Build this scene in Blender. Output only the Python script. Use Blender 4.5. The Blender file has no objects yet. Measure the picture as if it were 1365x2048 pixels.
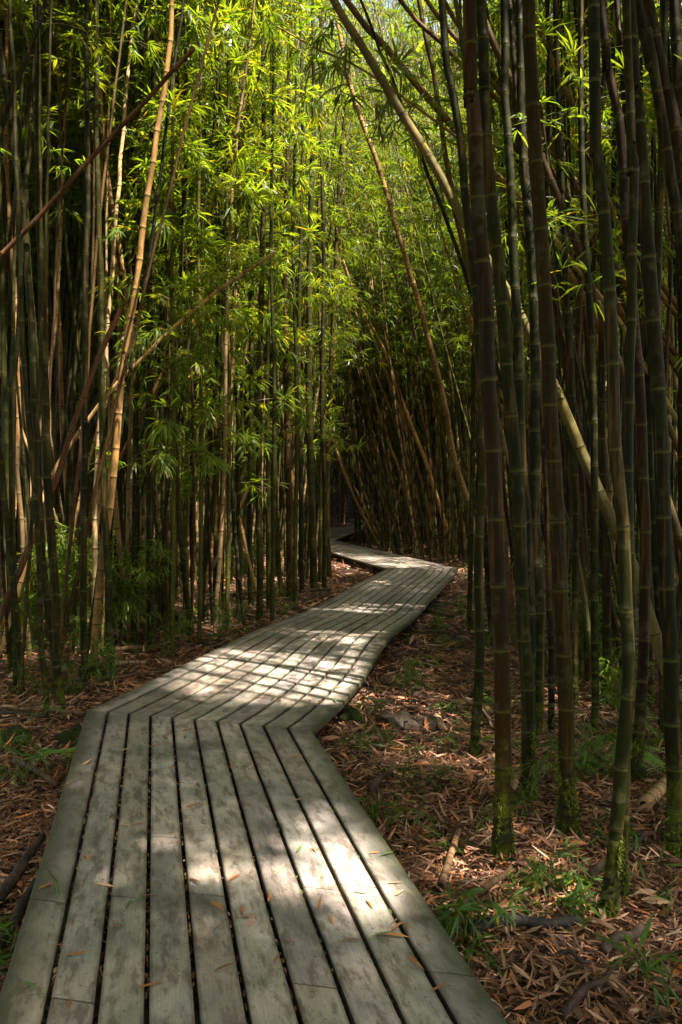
import bpy, math, random
import numpy as np
from mathutils import Vector, noise, Matrix
random.seed(7); rng = np.random.default_rng(11)
sc = bpy.context.scene
C = sc.collection
R = math.radians

# ------------------------------------------------------------------ camera, sky, sun
F, CX, HY, CH = 1600.0, 682.5, 987.0, 1.55       # focal (photo px), principal column, horizon row, eye height above deck
cd = bpy.data.cameras.new('camera'); cam = bpy.data.objects.new('camera', cd); C.objects.link(cam)
cd.sensor_fit = 'VERTICAL'; cd.sensor_height = 36; cd.lens = 36 * F / 2048
cd.shift_y = -(1024 - HY) / 2048
cam.location = (0, 0, CH); cam.rotation_euler = (R(90), 0, 0)
cd.clip_start = 0.05; cd.clip_end = 400
sc.camera = cam

SUN = Vector((0.42, -0.34, 1.0)).normalized()    # towards the sun
elev = math.asin(SUN.z); azim = math.atan2(SUN.x, SUN.y)
w = bpy.data.worlds.new('World'); sc.world = w; w.use_nodes = True
nt = w.node_tree; bg = nt.nodes['Background']
sky = nt.nodes.new('ShaderNodeTexSky'); sky.sky_type = 'NISHITA'; sky.sun_disc = False
sky.sun_elevation = elev; sky.sun_rotation = azim
wb = nt.nodes.new('ShaderNodeMix'); wb.data_type = 'RGBA'; wb.blend_type = 'MULTIPLY'; wb.inputs[0].default_value = 1
wb.inputs[7].default_value = (1.12, 0.95, 0.68, 1)   # the photograph's warm white balance
nt.links.new(sky.outputs[0], wb.inputs[6]); nt.links.new(wb.outputs[2], bg.inputs[0]); bg.inputs[1].default_value = 0.10
sl = bpy.data.lights.new('sun', 'SUN'); so = bpy.data.objects.new('sun', sl); C.objects.link(so)
sl.energy = 3.5; sl.angle = R(0.8); sl.color = (1.0, 0.93, 0.82)
so.rotation_euler = SUN.to_track_quat('Z', 'Y').to_euler()
sc.view_settings.view_transform = 'Standard'; sc.view_settings.look = 'None'
sc.view_settings.exposure = 2.95; sc.view_settings.gamma = 1
sc.render.engine = 'CYCLES'
sc.cycles.max_bounces = 5; sc.cycles.diffuse_bounces = 2; sc.cycles.glossy_bounces = 2
sc.cycles.transmission_bounces = 4; sc.cycles.use_denoising = True
sc.cycles.caustics_reflective = False; sc.cycles.caustics_refractive = False

# ------------------------------------------------------------------ helpers
def tag(o, label=None, cat=None, group=None, kind=None):
    if label: o['label'] = label
    if cat: o['category'] = cat
    if group: o['group'] = group
    if kind: o['kind'] = kind
    return o
def link(name, me, mat=None, parent=None):
    o = bpy.data.objects.new(name, me); C.objects.link(o)
    if mat and me: 
        if not me.materials: me.materials.append(mat)
    if parent: o.parent = parent
    return o
def empty(name, loc=(0, 0, 0), rot=(0, 0, 0)):
    o = bpy.data.objects.new(name, None); C.objects.link(o)
    o.location = loc; o.rotation_euler = rot; o.empty_display_size = 0.1
    return o

class Soup:
    """collects vertices / polygons and per vertex attributes as numpy arrays"""
    def __init__(s): s.v = []; s.f = []; s.a = {}; s.n = 0
    def add(s, verts, faces, **attrs):
        verts = np.asarray(verts, float).reshape(-1, 3)
        s.v.append(verts)
        for f in faces:                       # list of int arrays (m, k)
            s.f.append(np.asarray(f) + s.n)
        for k, val in attrs.items():
            val = np.asarray(val, float)
            s.a.setdefault(k, []).append(np.broadcast_to(val, (len(verts),) + (val.shape[1:] if val.ndim > 1 else ((3,) if val.shape == (3,) else ()))) if not (val.ndim and len(val) == len(verts)) else val)
        s.n += len(verts)
    def mesh(s, name, mat=None, smooth=False):
        me = bpy.data.meshes.new(name)
        V = np.concatenate(s.v)
        loops = np.concatenate([f.reshape(-1) for f in s.f]).astype(np.int32)
        sizes = np.concatenate([np.full(len(f), f.shape[1]) for f in s.f])
        me.vertices.add(len(V)); me.vertices.foreach_set('co', V.reshape(-1))
        me.loops.add(len(loops)); me.loops.foreach_set('vertex_index', loops)
        me.polygons.add(len(sizes))
        starts = np.concatenate([[0], np.cumsum(sizes)[:-1]]).astype(np.int32)
        me.polygons.foreach_set('loop_start', starts)
        try: me.polygons.foreach_set('loop_total', sizes.astype(np.int32))
        except Exception: pass
        me.polygons.foreach_set('use_smooth', np.full(len(sizes), smooth))
        me.update(calc_edges=True)
        for k, lst in s.a.items():
            A = np.concatenate(lst)
            if A.ndim == 2:
                at = me.attributes.new(k, 'FLOAT_VECTOR', 'POINT'); at.data.foreach_set('vector', A.reshape(-1))
            else:
                at = me.attributes.new(k, 'FLOAT', 'POINT'); at.data.foreach_set('value', A)
        if mat: me.materials.append(mat)
        return me

def nrm(a): return a / np.maximum(np.linalg.norm(a, axis=-1, keepdims=True), 1e-9)

def leaves(soup, base, d, up, L, W, col, droop=0.15):
    """lens shaped folded leaves: base, two pairs, tip.  base,d,up (n,3); L,W (n); col (n,3)"""
    base = np.asarray(base, float); n = len(base)
    if n == 0: return
    d = nrm(np.asarray(d, float)); side = nrm(np.cross(d, up)); u = np.cross(side, d)
    L = np.asarray(L)[:, None]; W = np.asarray(W)[:, None]
    dr = np.broadcast_to(np.asarray(droop, float).reshape(-1, 1), (n, 1))
    m1 = base + d * L * .25 + u * L * dr * .10; m2 = base + d * L * .62 - u * L * dr * .12
    tip = base + d * L - u * L * dr
    fold = W * .13
    V = np.stack([base, m1 - side * W * .42 + u * fold, m1 + side * W * .42 + u * fold,
                  m2 - side * W * .40 + u * fold, m2 + side * W * .40 + u * fold, tip], 1)
    i = np.arange(n)[:, None] * 6
    soup.add(V.reshape(-1, 3), [i + [0, 2, 1], i + [1, 2, 4, 3], i + [3, 4, 5]], col=np.repeat(col, 6, axis=0))

def tube(soup, pts, rad, sides=6, col=(1, 1, 1), cap=True, **extra):
    pts = np.asarray(pts, float); n = len(pts); rad = np.broadcast_to(rad, (n,))
    t = nrm(np.gradient(pts, axis=0))
    ref = np.array([0, 1, 0.]) if abs(t[0][1]) < .8 else np.array([1, 0, 0.])
    s = nrm(np.cross(t, ref)); u = np.cross(s, t)
    a = np.arange(sides) * 2 * np.pi / sides
    V = pts[:, None] + rad[:, None, None] * (np.cos(a)[None, :, None] * s[:, None] + np.sin(a)[None, :, None] * u[:, None])
    i = np.arange(n - 1)[:, None] * sides; j = np.arange(sides)[None]; k = (j + 1) % sides
    q = np.stack([i + j, i + k, i + sides + k, i + sides + j], -1).reshape(-1, 4)
    fs = [q]
    if cap: fs += [np.arange(sides)[None, ::-1], np.arange(sides)[None] + (n - 1) * sides]
    at = {k2: np.repeat(np.asarray(v2, float), sides) for k2, v2 in extra.items()}
    soup.add(V.reshape(-1, 3), fs, col=np.tile(np.asarray(col, float), (n * sides, 1)), **at)

def catmull(P, step=0.25):
    P = np.asarray(P, float)
    if len(P) == 2: 
        m = max(2, int(np.linalg.norm(P[1] - P[0]) / step)); t = np.linspace(0, 1, m)[:, None]
        return P[0] * (1 - t) + P[1] * t
    Q = np.vstack([2 * P[0] - P[1], P, 2 * P[-1] - P[-2]]); out = []
    for i in range(1, len(Q) - 2):
        m = max(2, int(np.linalg.norm(Q[i + 1] - Q[i]) / step)); t = np.linspace(0, 1, m, endpoint=False)[:, None]
        a, b, c, d = Q[i - 1], Q[i], Q[i + 1], Q[i + 2]
        out.append(.5 * (2 * b + (c - a) * t + (2 * a - 5 * b + 4 * c - d) * t ** 2 + (3 * b - a - 3 * c + d) * t ** 3))
    return np.vstack(out + [P[-1:]])

def culm(soup, path, r0, r1, sides=8, inter=0.30, col=(1, 1, 1), rnd=random, detail=True, zig=0.006, hto=0.0):
    """a jointed bamboo stem along path; returns node positions (pos, tangent, arc length)"""
    p = catmull(path, .2); seg = np.linalg.norm(np.diff(p, axis=0), axis=1); s = np.concatenate([[0], np.cumsum(seg)])
    T = s[-1]; nodes = []; q = rnd.uniform(.04, .12); k = 0
    while q < T:
        nodes.append(q); grow = min(1, .35 + .13 * k)
        q += inter * grow * rnd.uniform(.88, 1.12); k += 1
    S = [0.0]; M = [1.12]; ND = [9.0]
    prof = [(-.03, 1.0, -.03), (-.010, 1.0, -.010), (-.004, 1.07, -.004), (.003, 1.10, .001), (.009, .99, .009), (.045, 1.0, .045)] if detail else [(-.012, 1.0, -.012), (0, 1.08, 0), (.012, 1.0, .012)]
    for nd in nodes:
        for o, m, a in prof:
            if 0 < nd + o < T: S.append(nd + o); M.append(m); ND.append(a)
        if detail: S.append(min(T, nd + inter * .5)); M.append(.985); ND.append(9)
    S.append(T); M.append(.9); ND.append(9)
    S = np.array(S); M = np.array(M); ND = np.array(ND); o = np.argsort(S, kind='stable'); S, M, ND = S[o], M[o], ND[o]
    kp = np.concatenate([[True], np.diff(S) > 1e-4]); S, M, ND = S[kp], M[kp], ND[kp]
    P = np.stack([np.interp(S, s, p[:, i]) for i in range(3)], 1)
    if zig:                                      # each internode leans a hair its own way
        nn = np.array([0] + nodes + [T]); zz = np.array([[rnd.gauss(0, zig), rnd.gauss(0, zig)] for _ in nn]); zz[0] = 0
        P[:, 0] += np.interp(S, nn, zz[:, 0]); P[:, 1] += np.interp(S, nn, zz[:, 1])
    rad = (r0 + (r1 - r0) * (S / T) ** 1.3) * M
    tube(soup, P, rad, sides, col, True, nd=ND, ht=S + hto)
    N = np.array(nodes)
    return [(np.array([np.interp(x, S, P[:, i]) for i in range(3)]), x) for x in N], T

# ------------------------------------------------------------------ materials
def mat_new(name):
    m = bpy.data.materials.new(name); m.use_nodes = True; t = m.node_tree
    for n in list(t.nodes): t.nodes.remove(n)
    return m, t, t.nodes, t.links
def N(t, typ, **kw):
    n = t.nodes.new(typ)
    for k, v in kw.items():
        if k.startswith('i_'): n.inputs[k[2:].replace('_', ' ')].default_value = v
        else: setattr(n, k, v)
    return n
def ramp(t, fac, stops, interp='LINEAR'):
    r = t.nodes.new('ShaderNodeValToRGB'); r.color_ramp.interpolation = interp
    e = r.color_ramp.elements
    while len(e) < len(stops): e.new(.5)
    for k, (p, c) in enumerate(stops): e[k].position = p; e[k].color = (*c, 1) if len(c) == 3 else c
    t.links.new(fac, r.inputs[0]); return r.outputs[0]
def mixc(t, mode, fac, a, b):
    m = t.nodes.new('ShaderNodeMix'); m.data_type = 'RGBA'; m.blend_type = mode
    for s, v in ((m.inputs[0], fac), (m.inputs[6], a), (m.inputs[7], b)):
        if hasattr(v, 'is_linked'): t.links.new(v, s)
        elif isinstance(v, (int, float)): s.default_value = v
        else: s.default_value = (*v, 1)
    return m.outputs[2]
def math_(t, op, a, b=0.0, clamp=False):
    m = t.nodes.new('ShaderNodeMath'); m.operation = op; m.use_clamp = clamp
    for s, v in ((m.inputs[0], a), (m.inputs[1], b)):
        if hasattr(v, 'is_linked'): t.links.new(v, s)
        else: s.default_value = v
    return m.outputs[0]
def noise_(t, vec, scale, detail=4, rough=.55):
    n = t.nodes.new('ShaderNodeTexNoise'); n.inputs['Scale'].default_value = scale
    n.inputs['Detail'].default_value = detail; n.inputs['Roughness'].default_value = rough
    if vec is not None: t.links.new(vec, n.inputs['Vector'])
    return n.outputs[0]
def mapping(t, vec, scale):
    m = t.nodes.new('ShaderNodeMapping'); m.inputs['Scale'].default_value = scale
    t.links.new(vec, m.inputs[0]); return m.outputs[0]

def leaf_mat(name, trans=.5, tcol=(2.5, 2.1, .5), rough=.42, spec=.4):
    m, t, n, l = mat_new(name)
    a = N(t, 'ShaderNodeAttribute', attribute_name='col'); oi = n.new('ShaderNodeObjectInfo')
    c = mixc(t, 'MULTIPLY', 1.0, a.outputs['Color'], oi.outputs['Color'])
    p = n.new('ShaderNodeBsdfPrincipled'); l.new(c, p.inputs['Base Color'])
    p.inputs['Roughness'].default_value = rough; p.inputs['Specular IOR Level'].default_value = spec
    out = n.new('ShaderNodeOutputMaterial')
    if trans > 0:
        tr = n.new('ShaderNodeBsdfTranslucent'); l.new(mixc(t, 'MULTIPLY', 1.0, c, tcol), tr.inputs[0])
        mx = n.new('ShaderNodeMixShader'); mx.inputs[0].default_value = trans
        l.new(p.outputs[0], mx.inputs[1]); l.new(tr.outputs[0], mx.inputs[2]); l.new(mx.outputs[0], out.inputs[0])
    else: l.new(p.outputs[0], out.inputs[0])
    return m
M_LEAF = leaf_mat('bamboo_leaf')
M_DRY = leaf_mat('dry_leaf', .12, (1.1, .9, .7), .6, .3)

def culm_mat():
    m, t, n, l = mat_new('bamboo_culm')
    tc = n.new('ShaderNodeTexCoord'); oi = n.new('ShaderNodeObjectInfo')
    off = N(t, 'ShaderNodeVectorMath', operation='ADD'); l.new(tc.outputs['Object'], off.inputs[0])
    rs = math_(t, 'MULTIPLY', oi.outputs['Random'], 37.0); cmb = n.new('ShaderNodeCombineXYZ'); l.new(rs, cmb.inputs[0]); l.new(rs, cmb.inputs[2])
    l.new(cmb.outputs[0], off.inputs[1]); v = off.outputs[0]
    a = N(t, 'ShaderNodeAttribute', attribute_name='col')
    nd = N(t, 'ShaderNodeAttribute', attribute_name='nd').outputs['Fac']; ht = N(t, 'ShaderNodeAttribute', attribute_name='ht').outputs['Fac']
    c = mixc(t, 'MULTIPLY', 1.0, a.outputs['Color'], oi.outputs['Color'])
    n1 = noise_(t, mapping(t, v, (3, 3, .9)), 1.6, 5, .6)
    c = mixc(t, 'MULTIPLY', 1.0, c, ramp(t, n1, [(.3, (.42, .42, .4)), (.5, (.85, .85, .85)), (.7, (1.45, 1.25, 1.0))]))
    # long brown stains and streaks
    n2 = noise_(t, mapping(t, v, (26, 26, 1.4)), 1.0, 5, .65)
    c = mixc(t, 'MIX', math_(t, 'MULTIPLY', ramp(t, n2, [(.55, (0, 0, 0)), (.68, (1, 1, 1))]), .45), c, (.15, .075, .025))
    n3 = noise_(t, mapping(t, v, (60, 60, 18)), 1.0, 3, .6)
    c = mixc(t, 'MULTIPLY', 1.0, c, ramp(t, n3, [(.3, (.72, .72, .72)), (.6, (1.05, 1.05, 1.05)), (.75, (1.4, 1.4, 1.3))]))
    n6 = noise_(t, v, 11, 6, .7); n7 = noise_(t, v, 2.1, 2, .5)
    lf_ = math_(t, 'MULTIPLY', ramp(t, math_(t, 'ADD', math_(t, 'MULTIPLY', n6, .7), math_(t, 'MULTIPLY', n7, .3)), [(.53, (0,) * 3), (.60, (1,) * 3)]), .5)
    c = mixc(t, 'MIX', lf_, c, (.06, .056, .024))
    # node rings: dark groove and the pale waxy band beneath
    ad = math_(t, 'ABSOLUTE', nd)
    pale = math_(t, 'MULTIPLY', math_(t, 'LESS_THAN', nd, -.004), math_(t, 'GREATER_THAN', nd, -.018))
    c = mixc(t, 'MIX', math_(t, 'MULTIPLY', pale, .35), c, (.12, .125, .03))
    dark = math_(t, 'LESS_THAN', ad, .005)
    c = mixc(t, 'MIX', math_(t, 'MULTIPLY', dark, .8), c, (.03, .02, .008))
    # moss creeping up from the foot, more below nodes
    n4 = noise_(t, v, 14, 6, .7); n5 = noise_(t, v, 1.4, 2, .5)
    foot = math_(t, 'SUBTRACT', 1.0, math_(t, 'DIVIDE', ht, .9), True)
    ms = math_(t, 'ADD', math_(t, 'MULTIPLY', foot, .20), math_(t, 'ADD', math_(t, 'MULTIPLY', n4, .6), math_(t, 'MULTIPLY', n5, .35)))
    mf = ramp(t, ms, [(.57, (0, 0, 0)), (.68, (1, 1, 1))])
    c = mixc(t, 'MIX', math_(t, 'MULTIPLY', mf, .7), c, (.075, .085, .008))
    p = n.new('ShaderNodeBsdfPrincipled'); l.new(c, p.inputs['Base Color'])
    rr = ramp(t, n1, [(.3, (.5,) * 3), (.7, (.7,) * 3)]); l.new(math_(t, 'ADD', rr, math_(t, 'MULTIPLY', mf, .3), True), p.inputs['Roughness'])
    p.inputs['Specular IOR Level'].default_value = .08
    b = n.new('ShaderNodeBump'); b.inputs['Strength'].default_value = .35; b.inputs['Distance'].default_value = .006
    l.new(math_(t, 'ADD', n3, math_(t, 'MULTIPLY', mf, .8)), b.inputs['Height']); l.new(b.outputs[0], p.inputs['Normal'])
    out = n.new('ShaderNodeOutputMaterial'); l.new(p.outputs[0], out.inputs[0]); return m
M_CULM = culm_mat()

def board_mat():
    m, t, n, l = mat_new('weathered_board')
    tc = n.new('ShaderNodeTexCoord'); v0 = tc.outputs['Object']
    a = N(t, 'ShaderNodeAttribute', attribute_name='bc'); bc = a.outputs['Vector']     # along, across, edge distance
    col = N(t, 'ShaderNodeAttribute', attribute_name='col').outputs['Color']
    edge = N(t, 'ShaderNodeAttribute', attribute_name='edge').outputs['Fac']
    c = mixc(t, 'MULTIPLY', 1.0, (.385, .325, .285), col)
    big = noise_(t, v0, 1.5, 5, .6); med = noise_(t, mapping(t, bc, (6, 12, 1)), 1.0, 6, .65)
    c = mixc(t, 'MULTIPLY', 1.0, c, ramp(t, big, [(.32, (.45, .50, .46)), (.48, (.95, .96, .95)), (.66, (1.28, 1.16, 1.06))]))
    c = mixc(t, 'MULTIPLY', 1.0, c, ramp(t, med, [(.3, (.42, .42, .38)), (.46, (.92, .92, .90)), (.66, (1.2, 1.18, 1.15))]))
    # green grey algae film
    al = noise_(t, v0, 2.3, 6, .7)
    c = mixc(t, 'MIX', math_(t, 'MULTIPLY', ramp(t, al, [(.48, (0,) * 3), (.68, (1,) * 3)]), .55), c, (.185, .185, .15))
    # reddish damp stains and small dark specks
    st = noise_(t, mapping(t, bc, (3.5, 9, 1)), 1.7, 5, .7)
    c = mixc(t, 'MIX', math_(t, 'MULTIPLY', ramp(t, st, [(.50, (0,) * 3), (.60, (1,) * 3)]), .62), c, (.11, .07, .048))
    sp = noise_(t, v0, 75, 2, .5)
    c = mixc(t, 'MULTIPLY', 1.0, c, ramp(t, sp, [(.27, (.35,) * 3), (.36, (1,) * 3)]))
    gr = noise_(t, mapping(t, bc, (7, 260, 1)), 1.0, 3, .6)
    c = mixc(t, 'MULTIPLY', 1.0, c, ramp(t, gr, [(.3, (.80,) * 3), (.6, (1.06,) * 3)]))
    # worn, dirty board edges; moss and grime on the two outermost boards
    sx = n.new('ShaderNodeSeparateXYZ'); l.new(bc, sx.inputs[0]); ed = sx.outputs[2]
    ed2 = math_(t, 'ADD', ed, math_(t, 'MULTIPLY', med, .018))
    c = mixc(t, 'MULTIPLY', 1.0, c, ramp(t, math_(t, 'MULTIPLY', ed2, 30), [(.22, (.42, .42, .36)), (.75, (1,) * 3)]))
    mo = math_(t, 'ADD', edge, math_(t, 'MULTIPLY', math_(t, 'SUBTRACT', med, .5), 1.3))
    c = mixc(t, 'MIX', math_(t, 'MULTIPLY', ramp(t, mo, [(.22, (0,) * 3), (.85, (1,) * 3)]), .85), c, (.055, .056, .024))
    p = n.new('ShaderNodeBsdfPrincipled'); l.new(c, p.inputs['Base Color'])
    l.new(ramp(t, med, [(.3, (.46,) * 3), (.7, (.66,) * 3)]), p.inputs['Roughness']); p.inputs['Specular IOR Level'].default_value = .4
    b = n.new('ShaderNodeBump'); b.inputs['Strength'].default_value = .4; b.inputs['Distance'].default_value = .004
    l.new(math_(t, 'ADD', gr, math_(t, 'MULTIPLY', med, .6)), b.inputs['Height']); l.new(b.outputs[0], p.inputs['Normal'])
    out = n.new('ShaderNodeOutputMaterial'); l.new(p.outputs[0], out.inputs[0]); return m
M_BOARD = board_mat()

def simple_mat(name, c0, c1, scale=6, stretch=(1, 1, 1), rough=.8, bump=.5, dist=.01, c2=None):
    m, t, n, l = mat_new(name); tc = n.new('ShaderNodeTexCoord'); oi = n.new('ShaderNodeObjectInfo')
    v = mapping(t, tc.outputs['Object'], stretch)
    n1 = noise_(t, v, scale, 7, .65); stops = [(.32, c0), (.66, c1)]
    if c2: stops = [(.32, c0), (.52, c1), (.68, c2)]
    c = mixc(t, 'MULTIPLY', 1.0, ramp(t, n1, stops), oi.outputs['Color'])
    n2 = noise_(t, v, scale * 7, 4, .6)
    c = mixc(t, 'MULTIPLY', 1.0, c, ramp(t, n2, [(.3, (.6,) * 3), (.65, (1.2,) * 3)]))
    p = n.new('ShaderNodeBsdfPrincipled'); l.new(c, p.inputs['Base Color']); p.inputs['Roughness'].default_value = rough
    p.inputs['Specular IOR Level'].default_value = .25
    b = n.new('ShaderNodeBump'); b.inputs['Strength'].default_value = bump; b.inputs['Distance'].default_value = dist
    l.new(math_(t, 'ADD', n1, math_(t, 'MULTIPLY', n2, .5)), b.inputs['Height']); l.new(b.outputs[0], p.inputs['Normal'])
    out = n.new('ShaderNodeOutputMaterial'); l.new(p.outputs[0], out.inputs[0]); return m
M_GROUND = simple_mat('forest_soil', (.018, .011, .007), (.06, .033, .02), 5, rough=.9, bump=1, dist=.03, c2=(.12, .07, .042))
M_BEAM = simple_mat('damp_timber', (.012, .010, .007), (.04, .03, .02), 8, rough=.8)
M_ROCK = simple_mat('mossy_rock', (.025, .018, .013), (.10, .07, .05), 5, rough=.9, bump=1, dist=.03, c2=(.15, .11, .08))
M_WOOD = simple_mat('rotten_wood', (.30, .30, .30), (1.0, 1.0, 1.0), 9, rough=.75, bump=.8, dist=.01, c2=(1.5, 1.4, 1.3))
M_MOSS = simple_mat('green_moss', (.012, .014, .004), (.035, .045, .007), 14, rough=.95, bump=1, dist=.02, c2=(.08, .10, .012))

# ------------------------------------------------------------------ deck plan
def ray(px, py, Y): return np.array([(px - CX) / F * Y, Y, CH - (py - HY) / F * Y])
def onplane(px, py, z=0.0): return ray(px, py, (CH - z) * F / (py - HY))
def edge_line(pix, A, B):                            # plan line A->B, height read off the view ray
    out = []
    A = np.array(A); B = np.array(B); d = B - A
    for px, py in pix:
        k = (px - CX) / F                            # X = k*Y ; A + s d
        s = (k * A[1] - A[0]) / (d[0] - k * d[1]); Y = A[1] + s * d[1]
        out.append((s, CH - (py - HY) / F * Y))
    return np.array(out)
JL = onplane(175, 1420); JR = onplane(624, 1460)     # first corner
KL = onplane(772, 1137.5); KR = onplane(917, 1136.5) # second corner
Lz = edge_line([(250, 1387), (350, 1337), (450, 1290), (500, 1265), (550, 1244.5), (587, 1232), (616, 1221), (645, 1206), (678, 1188), (696.5, 1177), (715, 1166), (740.5, 1155), (761, 1144)], JL[:2], KL[:2])
Rz = edge_line([(649, 1441), (678, 1415), (707.5, 1382), (733, 1349), (755, 1309), (773, 1280), (799, 1256), (817, 1245), (839, 1226.5), (861, 1199), (887, 1173), (909, 1151)], JR[:2], KR[:2])
def deck_z(E, s):
    S = np.concatenate([[0], E[:, 0], [1]]); Z = np.concatenate([[0], np.clip(E[:, 1], -.09, .10), [0]])
    z = np.interp(s, S, Z); return z
d1 = np.array([-375 / F, 1.0]); 
A0L = JL[:2] - d1 * (JL[1] + 3.2); A0R = JR[:2] - d1 * (JR[1] + 3.2)
def sec(a, b, za=0., zb=0.): return (np.array([a[0], a[1], za]), np.array([b[0], b[1], zb]))
runs = []                                            # each: list of cross sections (L,R)
r = []
for t_ in np.linspace(0, 1, 15): r.append(sec(A0L * (1 - t_) + JL[:2] * t_, A0R * (1 - t_) + JR[:2] * t_))
runs.append(r)
r = []
for t_ in np.linspace(0, 1, 61):
    r.append(sec(JL[:2] * (1 - t_) + KL[:2] * t_, JR[:2] * (1 - t_) + KR[:2] * t_, deck_z(Lz, t_), deck_z(Rz, t_)))
# smooth the heights a little
zl = np.array([q[0][2] for q in r]); zr = np.array([q[1][2] for q in r])
ker = np.array([1, 2, 3, 2, 1]) / 9
zl2 = np.convolve(np.pad(zl, 2, 'edge'), ker, 'valid'); zr2 = np.convolve(np.pad(zr, 2, 'edge'), ker, 'valid')
for k_, q in enumerate(r):
    if 0 < k_ < 60: q[0][2] = zl2[k_]; q[1][2] = zr2[k_]
runs.append(r)
NL, NR = (-1.30, 28.6), (-.19, 26.6)                 # third corner
lo = [KL[:2], (-.17, 20.7), (-.65, 23.4), NL]; hi = [KR[:2], onplane(806, 1111)[:2], onplane(733, 1095)[:2], NR]
def poly_run(lo, hi, n=12):
    out = []
    def at(P, t):
        P = np.array(P, float); s = np.concatenate([[0], np.cumsum(np.linalg.norm(np.diff(P, axis=0), axis=1))]); s /= s[-1]
        return np.array([np.interp(t, s, P[:, i]) for i in range(2)])
    for t_ in np.linspace(0, 1, n): out.append(sec(at(lo, t_), at(hi, t_)))
    return out
runs.append(poly_run(lo, hi))
OL, OR = (1.55, 41.0), (2.1, 39.3)                     # fourth corner
runs.append(poly_run([NL, (-.94, 34), OL], [NR, (1.4, 37.9), OR]))
runs.append(poly_run([OL, (.55, 48)], [OR, (2.0, 47.0)], 6))
center = np.array([(a[:2] + b[:2]) / 2 for rr_ in runs for a, b in rr_])
# dense centre line for clearance tests
cl = [np.array([np.interp(t_, [0, 1], [center[i][k] for k in ()]) for _ in ()]) for t_ in () for i in ()]
dense = []
for a, b in zip(center[:-1], center[1:]):
    m_ = max(1, int(np.linalg.norm(b - a) / .25))
    for k_ in range(m_): dense.append(a + (b - a) * k_ / m_)
dense = np.array(dense)
def dist_deck(x, y): return float(np.sqrt(((dense - (x, y)) ** 2).sum(1)).min())

# ------------------------------------------------------------------ ground
def gz(x, y):
    h = -.21 + .07 * noise.noise(Vector((x * .55, y * .55, 0))) + .035 * noise.noise(Vector((x * 1.9, y * 1.9, 3.1))) + .015 * noise.noise(Vector((x * 6, y * 6, 7)))
    d = abs(x) - 4
    if y > 52: h += .3 * (y - 52)
    if d > 0: h += .03 * d
    if x > .2 and 5.2 < y < 10: h -= .08 * math.exp(-((x - .7 - .2 * (y - 6)) / .5) ** 2)   # hollow along the deck
    return h
def grid(a): return np.unique(np.concatenate(a))
gx = grid([np.linspace(-90, -8, 24), np.linspace(-8, 8, 161), np.linspace(8, 90, 24)])
gy = grid([np.linspace(-60, -4, 12), np.linspace(-4, 14, 181), np.linspace(14, 30, 60), np.linspace(30, 140, 40)])
V = np.array([[x, y, gz(x, y)] for y in gy for x in gx])
ii = np.arange(len(gy) - 1)[:, None] * len(gx); jj = np.arange(len(gx) - 1)[None]
s = Soup(); s.add(V, [np.stack([ii + jj, ii + jj + 1, ii + jj + len(gx) + 1, ii + jj + len(gx)], -1).reshape(-1, 4)])
g = link('ground', s.mesh('ground', M_GROUND, True)); tag(g, 'dark reddish brown forest soil under the bamboo', None, None, 'structure')
def on_ground(px, py):
    Y = (CH + .21) * F / (py - HY)
    for _ in range(6):
        X = (px - CX) / F * Y; Y = (CH - gz(X, Y)) * F / (py - HY)
    return np.array([(px - CX) / F * Y, Y, gz((px - CX) / F * Y, Y)])

# ------------------------------------------------------------------ boardwalk
bw = empty('boardwalk', (0, 0, 0))
tag(bw, 'weathered grey plank boardwalk zigzagging through the bamboo forest', 'boardwalk')
THK = .038; NB = 10; GAP = .055                       # half gap as fraction of a board
def board_piece(run, j, ia, ib, outer):
    """one plank: strip j of a run between cross sections ia..ib (floats allowed)"""
    ks = sorted(set([ia, ib] + [float(k) for k in range(int(math.ceil(ia + 1e-6)), int(math.floor(ib - 1e-6)) + 1)]))
    f0 = (j + (GAP if j else 0)) / NB; f1 = (j + 1 - (GAP if j < NB - 1 else 0)) / NB
    jit = random.uniform(-.0025, .0025); tw = random.uniform(-.0015, .0015)
    rows = []; alo = 0; bcs = []; edg = []; prev = None
    W_ = 1.46 / NB; bev = .0045
    prof = [(0, -THK, 0), (0, -bev, 0.0), (bev / W_, 0, .004), (.2, .0006, .03), (.5, .0010, .073), (.8, .0006, .03), (1 - bev / W_, 0, .004), (1, -bev, 0.0), (1, -THK, 0)]
    bo = random.uniform(0, 60); bo2 = random.uniform(0, 9)
    for k in ks:
        i = min(int(k), len(run) - 2); t_ = k - i
        Lp = run[i][0] * (1 - t_) + run[i + 1][0] * t_; Rp = run[i][1] * (1 - t_) + run[i + 1][1] * t_
        mid = Lp * .5 + Rp * .5
        if prev is not None: alo += np.linalg.norm(mid - prev)
        prev = mid
        for u, dz, e in prof:
            f = f0 + (f1 - f0) * u
            p = Lp * (1 - f) + Rp * f; p = p + np.array([0, 0, dz + jit + tw * (u - .5) * 2])
            rows.append(p); bcs.append((alo + bo, u * W_ + bo2, e))
            edg.append((1 - u if j == 0 else u) * .9 if outer and j in (0, NB - 1) else (.12 if j in (1, NB - 2) else 0))
    n = len(prof); m = len(ks)
    a = np.arange(m - 1)[:, None] * n; b = np.arange(n)[None]; c = (b + 1) % n
    q = np.stack([a + b, a + c, a + n + c, a + n + b], -1).reshape(-1, 4)
    s = Soup(); tn = random.uniform(.74, 1.16)
    s.add(rows, [q, np.arange(n)[None, ::-1], np.arange(n)[None] + (m - 1) * n], bc=np.array(bcs), edge=np.array(edg),
          col=np.tile([tn, tn * random.uniform(.97, 1.02), tn * random.uniform(.93, 1.04)], (len(rows), 1)))
    return link('board', s.mesh('board', M_BOARD), None, bw)
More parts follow.
